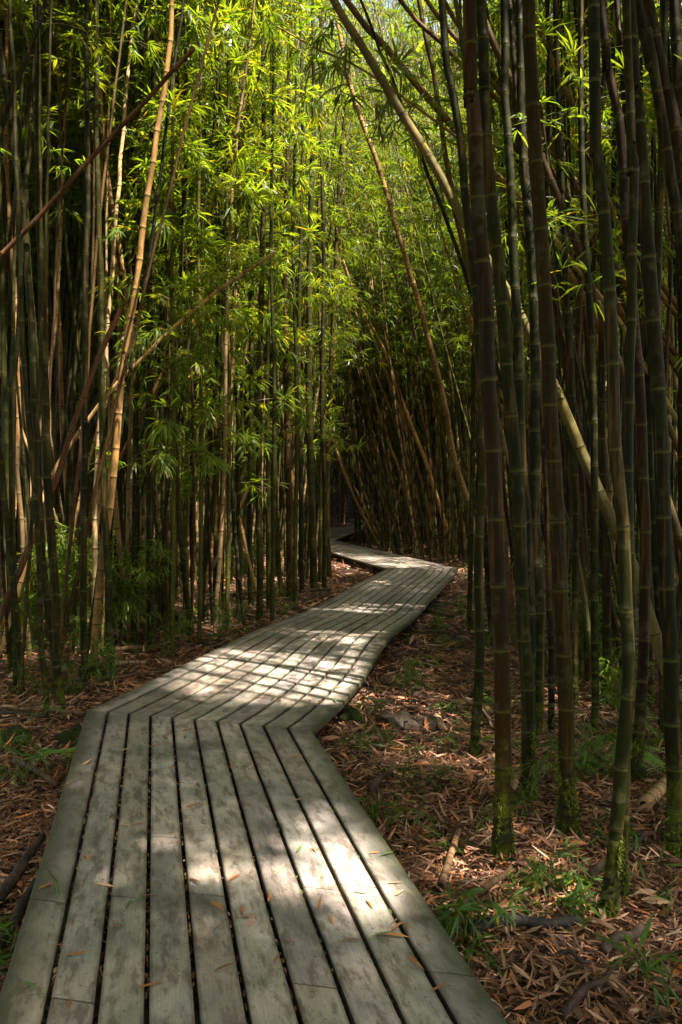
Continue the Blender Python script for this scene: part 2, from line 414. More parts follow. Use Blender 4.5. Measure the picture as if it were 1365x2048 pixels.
def run_index_at_py(run, j, py):                     # where a plank's middle crosses picture row py
    Y = CH * F / (py - HY)
    f = (j + .5) / NB; Ys = [(q[0] * (1 - f) + q[1] * f)[1] for q in run]
    return float(np.interp(Y, Ys, range(len(run))))
cuts = {0: [1802], 1: [2000, 1493], 2: [1795], 3: [1675], 4: [1789, 1568], 5: [1496], 6: [1972, 1565], 7: [1778, 1495], 8: [1772, 1595], 9: [1948]}
e_ = .006
for j in range(NB):
    ix = sorted(run_index_at_py(runs[0], j, py) for py in cuts[j]); ix = [0.0] + ix + [len(runs[0]) - 1.0]
    for a, b in zip(ix[:-1], ix[1:]): board_piece(runs[0], j, a + e_, b - e_, True)
    n = len(runs[1]) - 1.0; c0 = 11 + (j % 3) * 7 + random.uniform(-2, 2); c1 = c0 + 21 + random.uniform(-3, 3)
    ix = [0.0, c0, c1, n]
    for a, b in zip(ix[:-1], ix[1:]): board_piece(runs[1], j, a + .02, b - .02, True)
    for rr_ in runs[2:4]: board_piece(rr_, j, .01, len(rr_) - 1.01, True)
for j in range(NB): 
    if j % 2 == 0 or True: board_piece(runs[4], j, .01, len(runs[4]) - 1.01, True)
# bearers under the planks and side stringers
def beam(a, b, w_, h_, name='bearer'):
    a = np.array(a, float); b = np.array(b, float); t_ = nrm(b - a); sd = nrm(np.cross(t_, [0, 0, 1])) * w_ / 2; up = np.array([0, 0, h_])
    s = Soup(); V = [a - sd - up, a + sd - up, a + sd, a - sd, b - sd - up, b + sd - up, b + sd, b - sd]
    s.add(V, [np.array([[0, 1, 2, 3], [7, 6, 5, 4], [0, 4, 5, 1], [1, 5, 6, 2], [2, 6, 7, 3], [3, 7, 4, 0]])])
    return link(name, s.mesh(name, M_BEAM), None, bw)
for rr_, st in ((runs[0], 2), (runs[1], 6), (runs[2], 3)):
    for k in range(1, len(rr_) - 1, st):
        Lp, Rp = rr_[k]; dn = np.array([0, 0, -THK - .004]); beam(Lp * .97 + Rp * .03 + dn, Rp * .97 + Lp * .03 + dn, .09, .10)

# ------------------------------------------------------------------ bamboo builders
GREEN = [(.045, .055, .011), (.062, .070, .014), (.034, .044, .010), (.075, .078, .018)]
TAN = [(.34, .22, .10), (.28, .18, .08), (.38, .26, .13)]
BROWN = [(.13, .065, .024), (.10, .055, .022), (.16, .085, .03)]
LEAFCOL = (.074, .125, .014)
def leaf_cols(n, base=LEAFCOL, yellow=.05):
    v = rng.uniform(.6, 1.45, n)[:, None]; c = np.array(base) * v
    c[:, 0] *= rng.uniform(.8, 1.35, n)
    y = rng.random(n) < yellow
    c[y] = np.array([.30, .24, .03]) * rng.uniform(.7, 1.1, (y.sum(), 1))
    return c
def spray(soup, stems, p, out, length, nf=6, lpf=6, ls=.135, col=LEAFCOL, yellow=.04, twig=.0022):
    """a branchlet from p heading out, arching over, with fans of leaves"""
    out = nrm(np.asarray(out, float)); k = np.linspace(0, 1, 6)[:, None]
    pts = p + out * length * k + np.array([0, 0, -1.0]) * (length * .38) * k ** 2.2 + rng.normal(0, .012, (6, 3)) * k
    tube(stems, pts, np.linspace(twig * 1.4, twig * .5, 6), 3, (.13, .12, .03), False)
    t = np.concatenate([[1.0], rng.uniform(.3, .98, nf - 1)])
    for u in t:
        b = np.array([np.interp(u, k[:, 0], pts[:, i]) for i in range(3)])
        d0 = nrm(pts[min(5, int(u * 5) + 1)] - pts[max(0, int(u * 5) - 1)] + rng.normal(0, .25, 3) + 1e-6)
        off = nrm(rng.normal(0, 1, 3) * [1, 1, .5]); bl = rng.uniform(.03, .16) * min(1, length * 1.6)
        b2 = b + nrm(d0 + off * .7) * bl
        n = int(rng.integers(max(3, lpf - 2), lpf + 3))
        sd = nrm(np.cross(d0, [0, 0, 1.0]) + 1e-6)
        ang = np.linspace(-1.15, 1.15, n) + rng.normal(0, .18, n)
        d = nrm(d0 + off * .7)[None] * np.cos(ang)[:, None] + sd[None] * np.sin(ang)[:, None]
        d[:, 2] -= rng.uniform(.0, .6, n)
        up = np.array([0, 0, 1.0]) + rng.normal(0, .35, (n, 3))
        L = ls * rng.uniform(.65, 1.25, n)
        leaves(soup, b2 + rng.normal(0, .006, (n, 3)), d, up, L, L * rng.uniform(.085, .125, n), leaf_cols(n, col, yellow), rng.uniform(.0, .3, n))
def crown(soup, nodes, h0, h1, T, blen=(.35, .95), per=2, nf=6, lpf=6, ls=.14, prob=.8, col=LEAFCOL, yellow=.03, top=.3):
    for p, x in nodes:
        if x < h0 or x > h1 or rng.random() > prob * (1 if p[2] < 8.3 else top): continue
        a0 = rng.uniform(0, 2 * np.pi); f = (x - h0) / max(.1, T - h0)
        for q in range(per):
            a = a0 + q * 2.2 + rng.uniform(-.4, .4); el = rng.uniform(.2, .8)
            L = rng.uniform(*blen) * (1.15 - .5 * f)
            spray(soup, soup, p, (math.cos(a) * math.cos(el), math.sin(a) * math.cos(el), math.sin(el)), L, nf, lpf, ls, col, yellow)

# library of filler bamboos (each: culm mesh, foliage mesh)
lib = []
specs = [(11.5, 5.0, .9), (12.5, 5.6, .5), (10.5, 4.4, 1.2), (13.0, 6.2, .7), (12.0, 3.0, .6), (11.0, 2.4, 1.1), (12.5, 3.4, .8), (10.0, 2.7, .9), (11.8, 4.2, .4), (12.2, 5.2, 1.5)]
for k, (Hh, h0, bend) in enumerate(specs):
    rr_ = random.Random(100 + k); a = rr_.uniform(0, 6.28)
    pts = [(0, 0, -.12)]
    for q in range(1, 7):
        u = q / 6; pts.append((math.cos(a) * bend * u ** 2.2 + rr_.gauss(0, .035), math.sin(a) * bend * u ** 2.2 + rr_.gauss(0, .035), Hh * u * (1 - .03 * bend * u)))
    cs = Soup(); nodes, T = culm(cs, pts, .029, .008, 7, .29 + .04 * rr_.random(), (1, 1, 1), rr_)
    fs = Soup(); crown(fs, nodes, h0, T, T, prob=.5, nf=5, lpf=7, per=2, blen=(.3, .95), ls=.185, yellow=.012)
    lib.append((cs.mesh('culm_mesh', M_CULM, True), fs.mesh('foliage_mesh', M_LEAF), h0))

counts = {'bamboo': 0}; heroes_ = []
def moss_sleeve(parent, path, r, h, dens=1.0):
    """mossy collar round a culm foot: lumpy sleeve with tiny blades, local coordinates"""
    p = catmull(path, .03); s_ = np.concatenate([[0], np.cumsum(np.linalg.norm(np.diff(p, axis=0), axis=1))])
    S = np.linspace(.02, h, 14); P = np.stack([np.interp(S, s_, p[:, i]) for i in range(3)], 1)
    sp = Soup(); n = int(2600 * dens * h / .4)
    u = rng.random(n) ** 2.0; a = rng.uniform(0, 6.283, n)
    keep = [noise.noise(Vector((math.cos(b) * 1.2, math.sin(b) * 1.2, c * h * 5 + parent.location.x * 9))) > (-.18 + .9 * c) for b, c in zip(a, u)]
    keep = np.array(keep); u, a = u[keep], a[keep]; n = len(u)
    B = np.stack([np.interp(u * h, s_, p[:, i]) for i in range(3)], 1); nr = np.stack([np.cos(a), np.sin(a), np.zeros(n)], 1)
    flare = r * (1.0 + .45 * np.exp(-u * h / .04))
    B = B + nr * flare[:, None]
    d = nr + rng.normal(0, .5, (n, 3)) + [0, 0, -.2]
    c = np.array([.13, .165, .02]) * rng.uniform(.45, 1.4, (n, 1))
    leaves(sp, B - nr * .002, d, rng.normal(0, 1, (n, 3)), rng.uniform(.008, .03, n), rng.uniform(.004, .008, n), c, .4)
    # lumpy foot
    ring = []; m = 8
    for q in range(m):
        z = q / (m - 1) * min(h, .12); rr = r * (1.0 + .35 * math.exp(-z / .03)); cx = np.array([np.interp(z + .1, s_, p[:, i]) for i in range(3)])
        for b in range(12):
            an = b / 12 * 6.283; k = 1 + .5 * noise.noise(Vector((math.cos(an) * 2.5, math.sin(an) * 2.5, z * 40 + parent.location.x * 5)))
            ring.append(cx + np.array([math.cos(an), math.sin(an), 0]) * rr * k)
    i = np.arange(m - 1)[:, None] * 12; j = np.arange(12)[None]; kk = (j + 1) % 12
    sp.add(ring, [np.stack([i + j, i + kk, i + 12 + kk, i + 12 + j], -1).reshape(-1, 4)], col=np.tile([.03, .032, .01], (m * 12, 1)))
    return link('moss', sp.mesh('moss', M_MOSSL), None, parent)
M_MOSSL = leaf_mat('moss_tufts', .25, (1.4, 1.4, .6), .9, .1)

def hero(pix, dpx, col, label, group, Y=None, lean=0.0, top=9.5, fol=None, moss=0.0, inter=.32, dry=False, taper=.45, cut=False, kw=None):
    """a bamboo traced by its outline in the picture and set at its own distance.  pix runs foot to tip"""
    base = on_ground(*pix[0])
    if Y is not None:
        X = (pix[0][0] - CX) / F * Y; base = np.array([X, Y, gz(X, Y)])
    Yb = base[1]; P = []
    for k, (px, py) in enumerate(pix):
        if k == 0 and (Y is None or abs((CH - (py - HY) / F * Yb) - base[2]) < .3): P.append(base.copy()); continue
        z0 = CH - (py - HY) / F * Yb
        Yk = Yb + lean * max(0, z0 - base[2])
        P.append(ray(px, py, Yk))
    if P[0][2] > base[2] + .02:                      # carry the stem on down to the soil
        d = nrm(P[0] - P[1]); 
        if d[2] > -.2: d = nrm(d + np.array([0, 0, -.6]))
        t_ = (P[0][2] - base[2]) / -d[2]; q = P[0] + d * t_; q[2] = gz(q[0], q[1]); P.insert(0, q)
    P[0][2] = gz(P[0][0], P[0][1])
    if not cut and P[-1][2] < top:
        d = nrm(nrm(P[-1] - P[-2]) + np.array([0, 0, .25]) ); t_ = (top - P[-1][2]) / max(.35, d[2]); P.append(P[-1] + d * min(t_, 6))
    P = np.array(P); b0 = P[0].copy(); P = P - b0; P = np.vstack([P[0] - nrm(P[1] - P[0]) * .1, P])
    r0 = dpx / 2 * Yb / F
    e = empty('bamboo', b0); tag(e, label, 'bamboo', group)
    rr_ = random.Random(int(pix[0][0] * 7 + pix[0][1]))
    s = Soup(); nodes, T = culm(s, P, r0 * 1.04, r0 * taper if not cut else r0 * .8, 14 if r0 > .025 or Yb < 6 else 9, inter, (1, 1, 1), rr_, zig=.004)
    k_ = .21 if group == GR_R else (.34 if group == GR_L and max(col) < .2 else .9)  # shade put into near grove stem colours: darkened, blue cut against skylight
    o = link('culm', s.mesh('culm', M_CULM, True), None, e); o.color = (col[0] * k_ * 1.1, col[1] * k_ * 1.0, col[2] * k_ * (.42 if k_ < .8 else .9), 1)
    if moss: moss_sleeve(e, P[1:], r0, moss)
    if fol:
        f = Soup(); crown(f, nodes, fol[0], fol[1], T, **(kw or {}))
        if f.n: 
            fo = link('foliage', f.mesh('foliage', M_LEAF), None, e)
    counts['bamboo'] += 1; heroes_.append((pix[0][0] if Y is None else (b0[0] / b0[1] * F + CX), b0[1], label))
    return e

GR_R = 'stout bamboos of the near right grove'; GR_L = 'bamboos of the left grove'
GR_D = 'bamboos leaning over the path from the right'; GR_C = 'thin bamboos in the far centre'
def rc(L): return random.choice(L)
gd = (.050, .066, .013); go = (.085, .10, .022); tb = (.14, .078, .032)
# ---- right grove
hero([(1007,1722),(1006,1640),(1004,1500),(1006,1350),(1002,1215),(993,1080),(987,920),(975,750),(968,558),(953,365),(943,160),(940,0)], 33, (.095,.055,.025), 'thick brown bamboo nearest the boardwalk on its right, mossy foot', GR_R, moss=.42)
hero([(1060,1605),(1058,1535),(1055,1445),(1055,1355),(1048,1252),(1043,1130),(1038,1005),(1030,902),(1015,770),(1003,582),(988,455),(975,315),(970,170),(958,0)], 27, (.06,.075,.015), 'thick green bamboo just right of the thick brown one by the path', GR_R, moss=.6)
hero([(1062,1500),(1060,1300),(1052,1050),(1043,860),(1040,710),(1028,545),(1023,377),(1013,215),(1008,45)], 21, gd, 'slender green bamboo half hidden behind the second thick stem on the right', GR_R, moss=.2)
hero([(1075,1480),(1078,1355),(1081,1210),(1070,1055),(1070,880),(1070,680),(1060,478),(1045,255),(1039,40)], 21, (.035,.045,.012), 'dark slender bamboo between the two thick brown bamboos on the right', GR_R)
hero([(1135,1672),(1136,1640),(1133,1535),(1133,1462),(1129,1367),(1125,1247),(1119,1112),(1112,960),(1100,792),(1092,608),(1078,410),(1067,217),(1060,0)], 31, (.10,.075,.03), 'thick brownish bamboo with bright moss on its foot in a sunny patch', GR_R, moss=.75)
hero([(1213,1840),(1225,1750),(1238,1600),(1248,1400),(1253,1330),(1251,1200),(1248,1050),(1233,885),(1225,750),(1218,605),(1208,450),(1193,280),(1183,0)], 26, (.05,.065,.016), 'front stem of the crossed green pair at lower right', GR_R, moss=.5)
hero([(1240,1810),(1246,1700),(1252,1550),(1259,1375),(1264,1200),(1263,1065),(1258,865),(1259,700),(1263,645),(1266,410),(1263,275),(1258,100)], 20, (.06,.075,.02), 'slimmer straight stem behind the crossed green pair at lower right', GR_R, moss=.3)
hero([(1275,1570),(1275,1500),(1285,1367),(1290,1137),(1290,1000),(1275,725),(1262,560),(1248,370),(1238,235),(1213,122),(1203,0)], 21, (.075,.045,.025), 'reddish brown bamboo curving left at its top, right grove', GR_R, moss=.45)
hero([(1350,1720),(1348,1575),(1345,1485),(1343,1340),(1335,1165),(1325,972),(1318,760),(1310,650),(1298,527),(1290,430),(1283,287),(1270,150),(1258,0)], 30, (.045,.05,.014), 'thick dark green bamboo at the right edge of the view', GR_R, moss=.35)
hero([(1405,1700),(1400,1200),(1385,800),(1365,500),(1343,365),(1318,190),(1290,55),(1273,-10)], 23, (.045,.055,.016), 'green bamboo leaning in from the right edge, seen only up high', GR_R)
hero([(1420,1600),(1410,1000),(1385,520),(1358,300),(1333,165),(1298,0)], 27, (.09,.055,.03), 'brown bamboo leaning in at the top right corner', GR_R)
hero([(1385,1500),(1372,900),(1362,400),(1350,0)], 26, (.03,.035,.012), 'dark bamboo filling the right margin', GR_R, fol=(2.6, 7), kw=dict(prob=.55, per=2, nf=6, ls=.16, blen=(.3, .8)))
hero([(1192,1480),(1190,1250),(1190,1000),(1188,825),(1178,595),(1168,460),(1163,217),(1163,0)], 15, gd, 'thin green bamboo between the thick brown and the crossed pair', GR_R, fol=(3.6, 7), kw=dict(prob=.55, per=2, nf=6, ls=.16, blen=(.3, .8)))
hero([(1213,1390),(1213,1275),(1213,1085),(1205,930),(1203,750),(1208,500),(1195,250),(1175,0)], 17, (.07,.06,.025), 'slim olive bamboo standing behind the crossed green pair', GR_R, moss=.3, fol=(3.8, 7), kw=dict(prob=.55, per=2, nf=6, ls=.16, blen=(.3, .8)))
hero([(1330,1480),(1323,1300),(1311,1090),(1300,900),(1310,640),(1325,300),(1330,0)], 17, gd, 'slim green bamboo left of the thick dark one at the right edge', GR_R, moss=.3)
hero([(955,1420),(962,1300),(957,1100),(968,900),(958,700),(955,615),(945,515),(930,400),(920,275),(898,140),(885,0)], 19, (.06,.075,.018), 'mossy green bamboo leaning left past the thick brown stem', GR_R, Y=5.4)
hero([(943,1262),(940,1230),(943,1025),(946,860),(948,725),(955,560),(960,380)], 10, go, 'thin green bamboo of the pair left of the thick brown stem', GR_R, moss=.35)
hero([(962,1258),(960,1150),(958,1000),(962,800),(970,600)], 9, go, 'thin green bamboo leaning on its neighbour beside the mossy boulder', GR_R, moss=.3)
hero([(985,1290),(975,1150),(968,1000),(964,850)], 10, (.05,.05,.02), 'thin dark stem just left of the thick brown stem foot', GR_R, moss=.3)
hero([(1150,1420),(1152,1150),(1145,800),(1130,500),(1120,250),(1110,0)], 14, (.05,.06,.018), 'thin upright bamboo right of the thick mossy footed brown one', GR_R, fol=(3.2, 7), kw=dict(prob=.55, per=2, nf=6, ls=.16, blen=(.3, .8)))
hero([(1105,1470),(1100,1200),(1090,900),(1062,560),(1035,200),(1020,0)], 13, (.06,.045,.02), 'thin brown bamboo squeezed between two thick ones on the right', GR_R)
hero([(1300,1420),(1295,1200),(1305,800),(1290,500),(1250,200),(1235,0)], 15, (.07,.055,.025), 'slim brown bamboo deep in the right grove', GR_R)
hero([(1240,1330),(1236,1000),(1225,600),(1228,300),(1225,0)], 13, gd, 'thin green bamboo deep in the right grove', GR_R, fol=(3.0, 7), kw=dict(prob=.55, per=2, nf=6, ls=.16, blen=(.3, .8)))
hero([(1185,960),(1200,1000),(1160,850),(1155,700),(1165,500),(1168,300)][::1][2:], 13, BROWN[0], 'rusty brown bamboo behind the right grove', GR_R, Y=7.5)
# ---- leaning stems over the path
hero([(1300,1240),(1265,1130),(1228,1050),(1183,950),(1118,790),(1030,610),(928,440),(863,320),(790,205),(715,77),(655,-25)], 25, (.13,.115,.042), 'long pale olive bamboo leaning far left over the path', GR_D, Y=5.6, lean=.12, taper=.55, top=7, inter=.36)
hero([(1330,1000),(1280,820),(1180,620),(1100,490),(1000,365),(908,255),(838,175),(765,85),(693,0)], 18, (.15,.085,.035), 'brown bamboo leaning left above the long pale olive one', GR_D, Y=7.5, lean=.1, taper=.6, top=9)
hero([(1330,800),(1248,655),(1208,600),(1148,530),(1098,460),(1048,400),(985,340),(933,290),(863,235),(783,177),(700,125),(640,100),(530,40)], 13, (.26,.21,.07), 'thin straw coloured bamboo arching low across the top centre', GR_D, Y=6.5, lean=.05, taper=.25, top=4, fol=(4.4, 20), kw=dict(col=(.07,.12,.015), prob=1.0, per=3, nf=6, blen=(.3,.8), ls=.19, top=1))
hero([(1300,640),(1180,480),(1120,370),(1033,240),(933,140),(878,80),(800,0)], 13, BROWN[0], 'thin brown bamboo slanting across the upper right', GR_D, Y=8.2, lean=.1, taper=.6, top=9)
hero([(1300,560),(1150,360),(1040,230),(928,95),(853,0)], 13, (.17,.10,.04), 'light brown bamboo slanting beneath the top edge', GR_D, Y=8.8, lean=.1, taper=.6, top=9)
hero([(1235,720),(1183,575),(1153,490),(1108,375),(1053,245),(1003,115),(953,5)], 17, (.06,.04,.02), 'dark brown bamboo slanting between the thick upright stems', GR_D, Y=6.2, taper=.7, top=8)
hero([(1290,520),(1233,440),(1190,320),(1153,225),(1108,135),(1078,60),(1050,0)], 13, (.20,.13,.05), 'tan bamboo slanting at the top of the right grove', GR_D, Y=7.8, taper=.7, top=8)
hero([(1330,700),(1233,540),(1173,415),(1083,250),(1000,110),(960,0)], 14, (.13,.07,.03), 'rusty bamboo slanting behind the crossed pair', GR_D, Y=8.5, taper=.7, top=9)
hero([(1350,880),(1250,640),(1190,500),(1093,325),(1020,200),(900,20)], 13, (.16,.09,.035), 'warm brown bamboo slanting low in the right grove', GR_D, Y=9.5, taper=.6, top=9)
hero([(1180,1280),(1150,1100),(1120,1000),(1085,900),(1050,760),(1010,610),(985,480)], 12, (.055,.065,.02), 'green bamboo slanting behind the two thick brown stems', GR_D, Y=6.5, taper=.8, top=6)
hero([(920,1117),(888,1040),(858,940),(833,875),(800,790),(768,700),(693,565),(640,480)], 8, (.50,.29,.11), 'slender orange tan bamboo leaning left above the far boardwalk corner', GR_D, taper=.55, top=9)
hero([(950,1100),(938,1010),(908,915),(888,800),(863,700),(833,590),(813,520),(790,445),(763,350),(738,280),(710,200),(690,120)], 12, (.26,.16,.07), 'tan bamboo curving up from the far right bank', GR_D, taper=.6, top=12, Y=15, fol=(6, 12), kw=dict(prob=.8, per=3, nf=6, ls=.18, blen=(.4,.9), yellow=.05))
hero([(1010,1110),(985,900),(960,700),(943,575),(928,500),(903,380),(888,280),(868,150),(838,0)], 14, (.11,.075,.035), 'brown bamboo curving up left of the near right grove', GR_D, Y=9, top=10)
hero([(860,1105),(850,1000),(825,900),(790,760),(760,640),(720,520),(690,400)], 6, TAN[1], 'thin tan bamboo leaning behind the slender orange one', GR_D, taper=.6, top=12)
hero([(905,1112),(900,980),(870,800),(835,650),(800,480),(780,300),(760,150)], 9, (.09,.095,.03), 'olive bamboo leaning gently behind the tan curved one', GR_D, taper=.6, top=12)
hero([(819,1075),(808,1030),(790,975),(786,960)], 7, (.55,.38,.2), 'short pale broken stem among the far right stems', GR_C, cut=True)
hero([(733,1023),(715,985),(693,950),(670,880),(620,780)], 5, TAN[0], 'very thin tan stem crossing behind the far boardwalk', GR_C, Y=26, taper=.8, top=10)
hero([(712,1070),(713,980),(716,850),(712,700),(716,500)], 6, gd, 'thin dark stem standing in front of the far boardwalk turn', GR_C)
hero([(721,1091),(719,980),(722,820),(728,600)], 5, gd, 'thinner dark stem beside the far boardwalk turn', GR_C)
hero([(667,880),(705,985),(735,1045)][::-1], 5, TAN[1], 'tan stem leaning left over the far boardwalk', GR_C, Y=24, taper=.8, top=10)
for k, (p0, p1, bow, dp, cc) in enumerate([((880,1108),(700,560),14,6,TAN[0]),((840,1100),(690,640),10,5,TAN[1]),((895,1105),(760,520),12,6,BROWN[2]),((800,1092),(672,800),6,4,TAN[0]),((770,1088),(668,850),4,4,TAN[2]),
        ((865,1106),(735,700),10,5,TAN[1]),((910,1112),(800,420),16,8,(.12,.10,.04)),((930,1118),(845,400),14,9,(.10,.075,.03)),((820,1098),(700,700),8,5,BROWN[2]),((940,1125),(880,330),16,8,(.09,.09,.03)),
        ((790,1094),(742,760),5,5,(.10,.09,.03)),((848,1104),(770,860),5,5,TAN[2]),((890,1110),(852,700),8,6,TAN[0]),((925,1116),(900,640),8,7,GREEN[1])]):
    pp = [(p0[0] + (p1[0] - p0[0]) * t_ + bow * math.sin(t_ * math.pi), p0[1] + (p1[1] - p0[1]) * t_) for t_ in (0, .25, .5, .75, 1)]
    words_ = ['first', 'second', 'third', 'fourth', 'fifth', 'sixth', 'seventh', 'eighth', 'ninth', 'tenth', 'eleventh', 'twelfth', 'thirteenth', 'fourteenth']
    order = sorted(range(14), key=lambda q: [880,840,895,800,770,865,910,930,820,940,790,848,890,925][q]).index(k)
    hero(pp, dp, cc, 'thin leaning stem behind the far boardwalk corner, %s from the left by its foot' % words_[order], 'thin stems leaning left behind the far corner', taper=.7, top=11)
# ---- left grove
hero([(188,1345),(193,1250),(205,1125),(222,1000),(240,800),(250,700),(273,575),(283,480),(295,395),(313,280),(330,175),(340,75),(345,0)], 15, (.27,.17,.07), 'bright tan bamboo leaning right in the left grove', GR_L, taper=.4)
hero([(168,1375),(168,1050),(170,700),(175,450),(175,250),(173,0)], 13, (.03,.035,.012), 'straight dark bamboo left of the bright tan one', GR_L, moss=.1, fol=(5.6, 9), kw=dict(prob=.5, per=3, nf=6, ls=.16, top=1))
hero([(222,1350),(215,1150),(208,950),(203,750),(205,650),(195,350),(193,250),(193,0)], 14, (.06,.07,.018), 'green bamboo touching the bright tan stem foot, mossy at its base', GR_L, moss=.3, fol=(5.6, 9), kw=dict(prob=.5, per=3, nf=6, ls=.16, top=1))
hero([(0,515),(90,420),(170,330),(250,245),(390,95)], 11, (.085,.042,.022), 'dark rusty bamboo stem slanting up across the upper left', 'slanting dead stems on the left', Y=6.3, taper=.7, cut=True)
hero([(-60,480),(0,270),(55,110),(90,0)], 13, (.03,.032,.012), 'dark bamboo leaning right at the top left corner', GR_L, Y=6.2, top=7)
hero([(125,1420),(95,1200),(80,1050),(70,800),(55,525),(45,400),(20,240),(0,100),(-15,0)], 15, (.035,.04,.014), 'dark bamboo bending left towards the frame edge', GR_L, fol=(5.6, 9), kw=dict(prob=.5, per=3, nf=6, ls=.16, top=1))
hero([(115,1400),(108,1150),(95,950),(90,750),(88,700),(82,500),(78,400),(75,125),(72,0)], 17, (.045,.05,.015), 'stout dark bamboo near the left edge', GR_L, moss=.15, fol=(5.6, 9), kw=dict(prob=.5, per=3, nf=6, ls=.16, top=1))
hero([(45,1395),(35,1250),(20,1100),(0,900),(-20,750)], 12, (.035,.04,.014), 'dark bamboo leaning out of view at the left edge', GR_L)
hero([(95,1442),(88,1350),(80,1250),(76,1100),(60,900),(50,750),(40,500),(30,200),(20,0)], 11, (.04,.045,.016), 'thin dark bamboo standing closest at the left', GR_L, fol=(5.6, 9), kw=dict(prob=.5, per=3, nf=6, ls=.16, top=1))
hero([(25,1340),(22,1150),(12,900),(8,700),(0,400)], 12, gd, 'dark green bamboo at the far left margin', GR_L, fol=(5.6, 9), kw=dict(prob=.5, per=3, nf=6, ls=.16, top=1))
hero([(158,1275),(145,1150),(135,1000),(125,850),(122,700),(118,650),(117,500),(120,250),(112,0)], 10, TAN[1], 'narrow tan bamboo left of the straight dark one', GR_L)
hero([(60,1100),(100,960),(200,810),(290,710),(350,652),(430,585),(550,505)], 9, (.46,.30,.14), 'pale tan stem slanting up to the right with leaves at its tip', 'slanting dead stems on the left', Y=7.8, lean=.12, taper=.35, cut=True, fol=(3.4, 9), kw=dict(prob=1.0, per=3, nf=7, lpf=7, blen=(.3,.7), yellow=.08))
hero([(60,1090),(105,980),(150,845),(200,710),(245,618)], 13, (.11,.055,.032), 'broken dark rusty stem ending in a snapped top', 'slanting dead stems on the left', Y=7.0, taper=.95, cut=True)
hero([(268,1295),(270,1050),(273,825),(278,500),(283,200),(285,0)], 12, (.04,.05,.015), 'slim dark green bamboo right of the bright tan one', GR_L, moss=.15, fol=(5.6, 9), kw=dict(prob=.5, per=3, nf=6, ls=.16, top=1))
hero([(303,1295),(298,950),(300,700),(300,450),(305,300),(310,0)], 14, (.045,.055,.016), 'straight dark green bamboo three stems right of the tan one', GR_L, moss=.12, fol=(5.6, 9), kw=dict(prob=.5, per=3, nf=6, ls=.16, top=1))
hero([(328,1255),(328,1050),(325,850),(332,600),(350,300),(352,0)], 11, gd, 'slim green bamboo behind the straight dark green one', GR_L)
hero([(341,1265),(348,1050),(352,925),(345,700),(330,450),(318,200),(322,0)], 12, go, 'olive bamboo swaying slightly in the left grove', GR_L, moss=.3)
hero([(383,1280),(370,1150),(358,1025),(350,880),(360,600),(372,300),(370,0)], 11, gd, 'green bamboo with its foot kinked right at the grove edge', GR_L, moss=.3)
hero([(405,1250),(408,1150),(420,1060),(440,850),(446,650),(440,400),(432,0)], 10, go, 'curved green bamboo bowing right at the grove edge', GR_L, moss=.2)
hero([(435,1240),(440,1150),(445,1050),(450,865),(448,650),(455,300),(460,0)], 10, (.17,.085,.03), 'orange brown bamboo beside the curved green one', GR_L)
hero([(490,1258),(473,1100),(458,925),(450,820)], 8, (.02,.018,.01), 'thin black dead stem leaning left by the boardwalk edge', GR_L, cut=True)
hero([(498,1120),(470,1000),(440,880),(400,760),(370,640)], 7, TAN[0], 'tan dead stem leaning left inside the left grove', 'slanting dead stems on the left', Y=11.5, cut=True, taper=.7)
hero([(445,1090),(480,1010),(497,975)], 7, TAN[2], 'short pale stem leaning right inside the left grove', 'slanting dead stems on the left', Y=11.8, cut=True, taper=.9)
hero([(502,1215),(500,1000),(503,700),(498,300),(500,0)], 11, gd, 'dark green bamboo left of the thick pair by the path', GR_L)
hero([(520,1240),(520,1050),(518,850),(523,600),(528,300),(525,0)], 13, (.085,.075,.028), 'olive brown bamboo with mossy foot closest to the path bend', GR_L, moss=.15)
hero([(538,1225),(537,1000),(535,750),(545,400),(540,0)], 10, (.09,.11,.03), 'bright green bamboo right behind the olive brown one', GR_L)
hero([(580,1197),(578,1000),(574,800),(570,500),(578,200),(575,0)], 13, (.12,.075,.03), 'brown green bamboo in the row before the far path', GR_L, moss=.15)
hero([(565,1200),(556,1100),(550,950),(552,700),(548,400),(552,0)], 10, go, 'green bamboo with a foot curving right in the row before the far path', GR_L)
hero([(604,1188),(602,950),(598,700),(605,300),(600,0)], 10, gd, 'plain dark green bamboo in the row before the far path', GR_L)
hero([(628,1181),(624,1000),(618,800),(620,500),(628,200),(625,0)], 15, (.075,.085,.03), 'stoutest blotched bamboo in the row before the far path', GR_L)
hero([(649,1178),(650,1000),(645,800),(648,500),(640,200),(645,0)], 10, (.06,.055,.02), 'dark bamboo next to last in the row before the far path', GR_L)
hero([(659,1156),(655,1000),(660,800),(668,600),(680,350),(700,100)], 10, (.12,.085,.035), 'last bamboo of the row, standing against the far boardwalk', GR_L)
hero([(430,1195),(432,900),(436,500),(430,200),(433,0)], 8, (.10,.06,.028), 'thin brown bamboo rising above the leafy gap', GR_L, Y=12)
hero([(245,1150),(225,900),(240,600),(195,300),(215,120),(225,0)], 10, (.30,.19,.08), 'wavy tan bamboo in the upper left', GR_L, Y=9.5)
hero([(235,760),(255,620),(240,500),(215,350),(200,180),(190,90)], 10, (.30,.18,.075), 'tan bamboo leaning left behind the dark stems', GR_L, Y=9)
hero([(10,1200),(35,900),(30,600),(20,450),(12,300),(14,0)], 11, (.30,.18,.08), 'tan bamboo at the upper left margin', GR_L, Y=9)
hero([(95,1240),(98,900),(92,600),(98,300),(95,0)], 10, (.24,.14,.055), 'orange tan bamboo between the dark left stems', GR_L, Y=9.5)
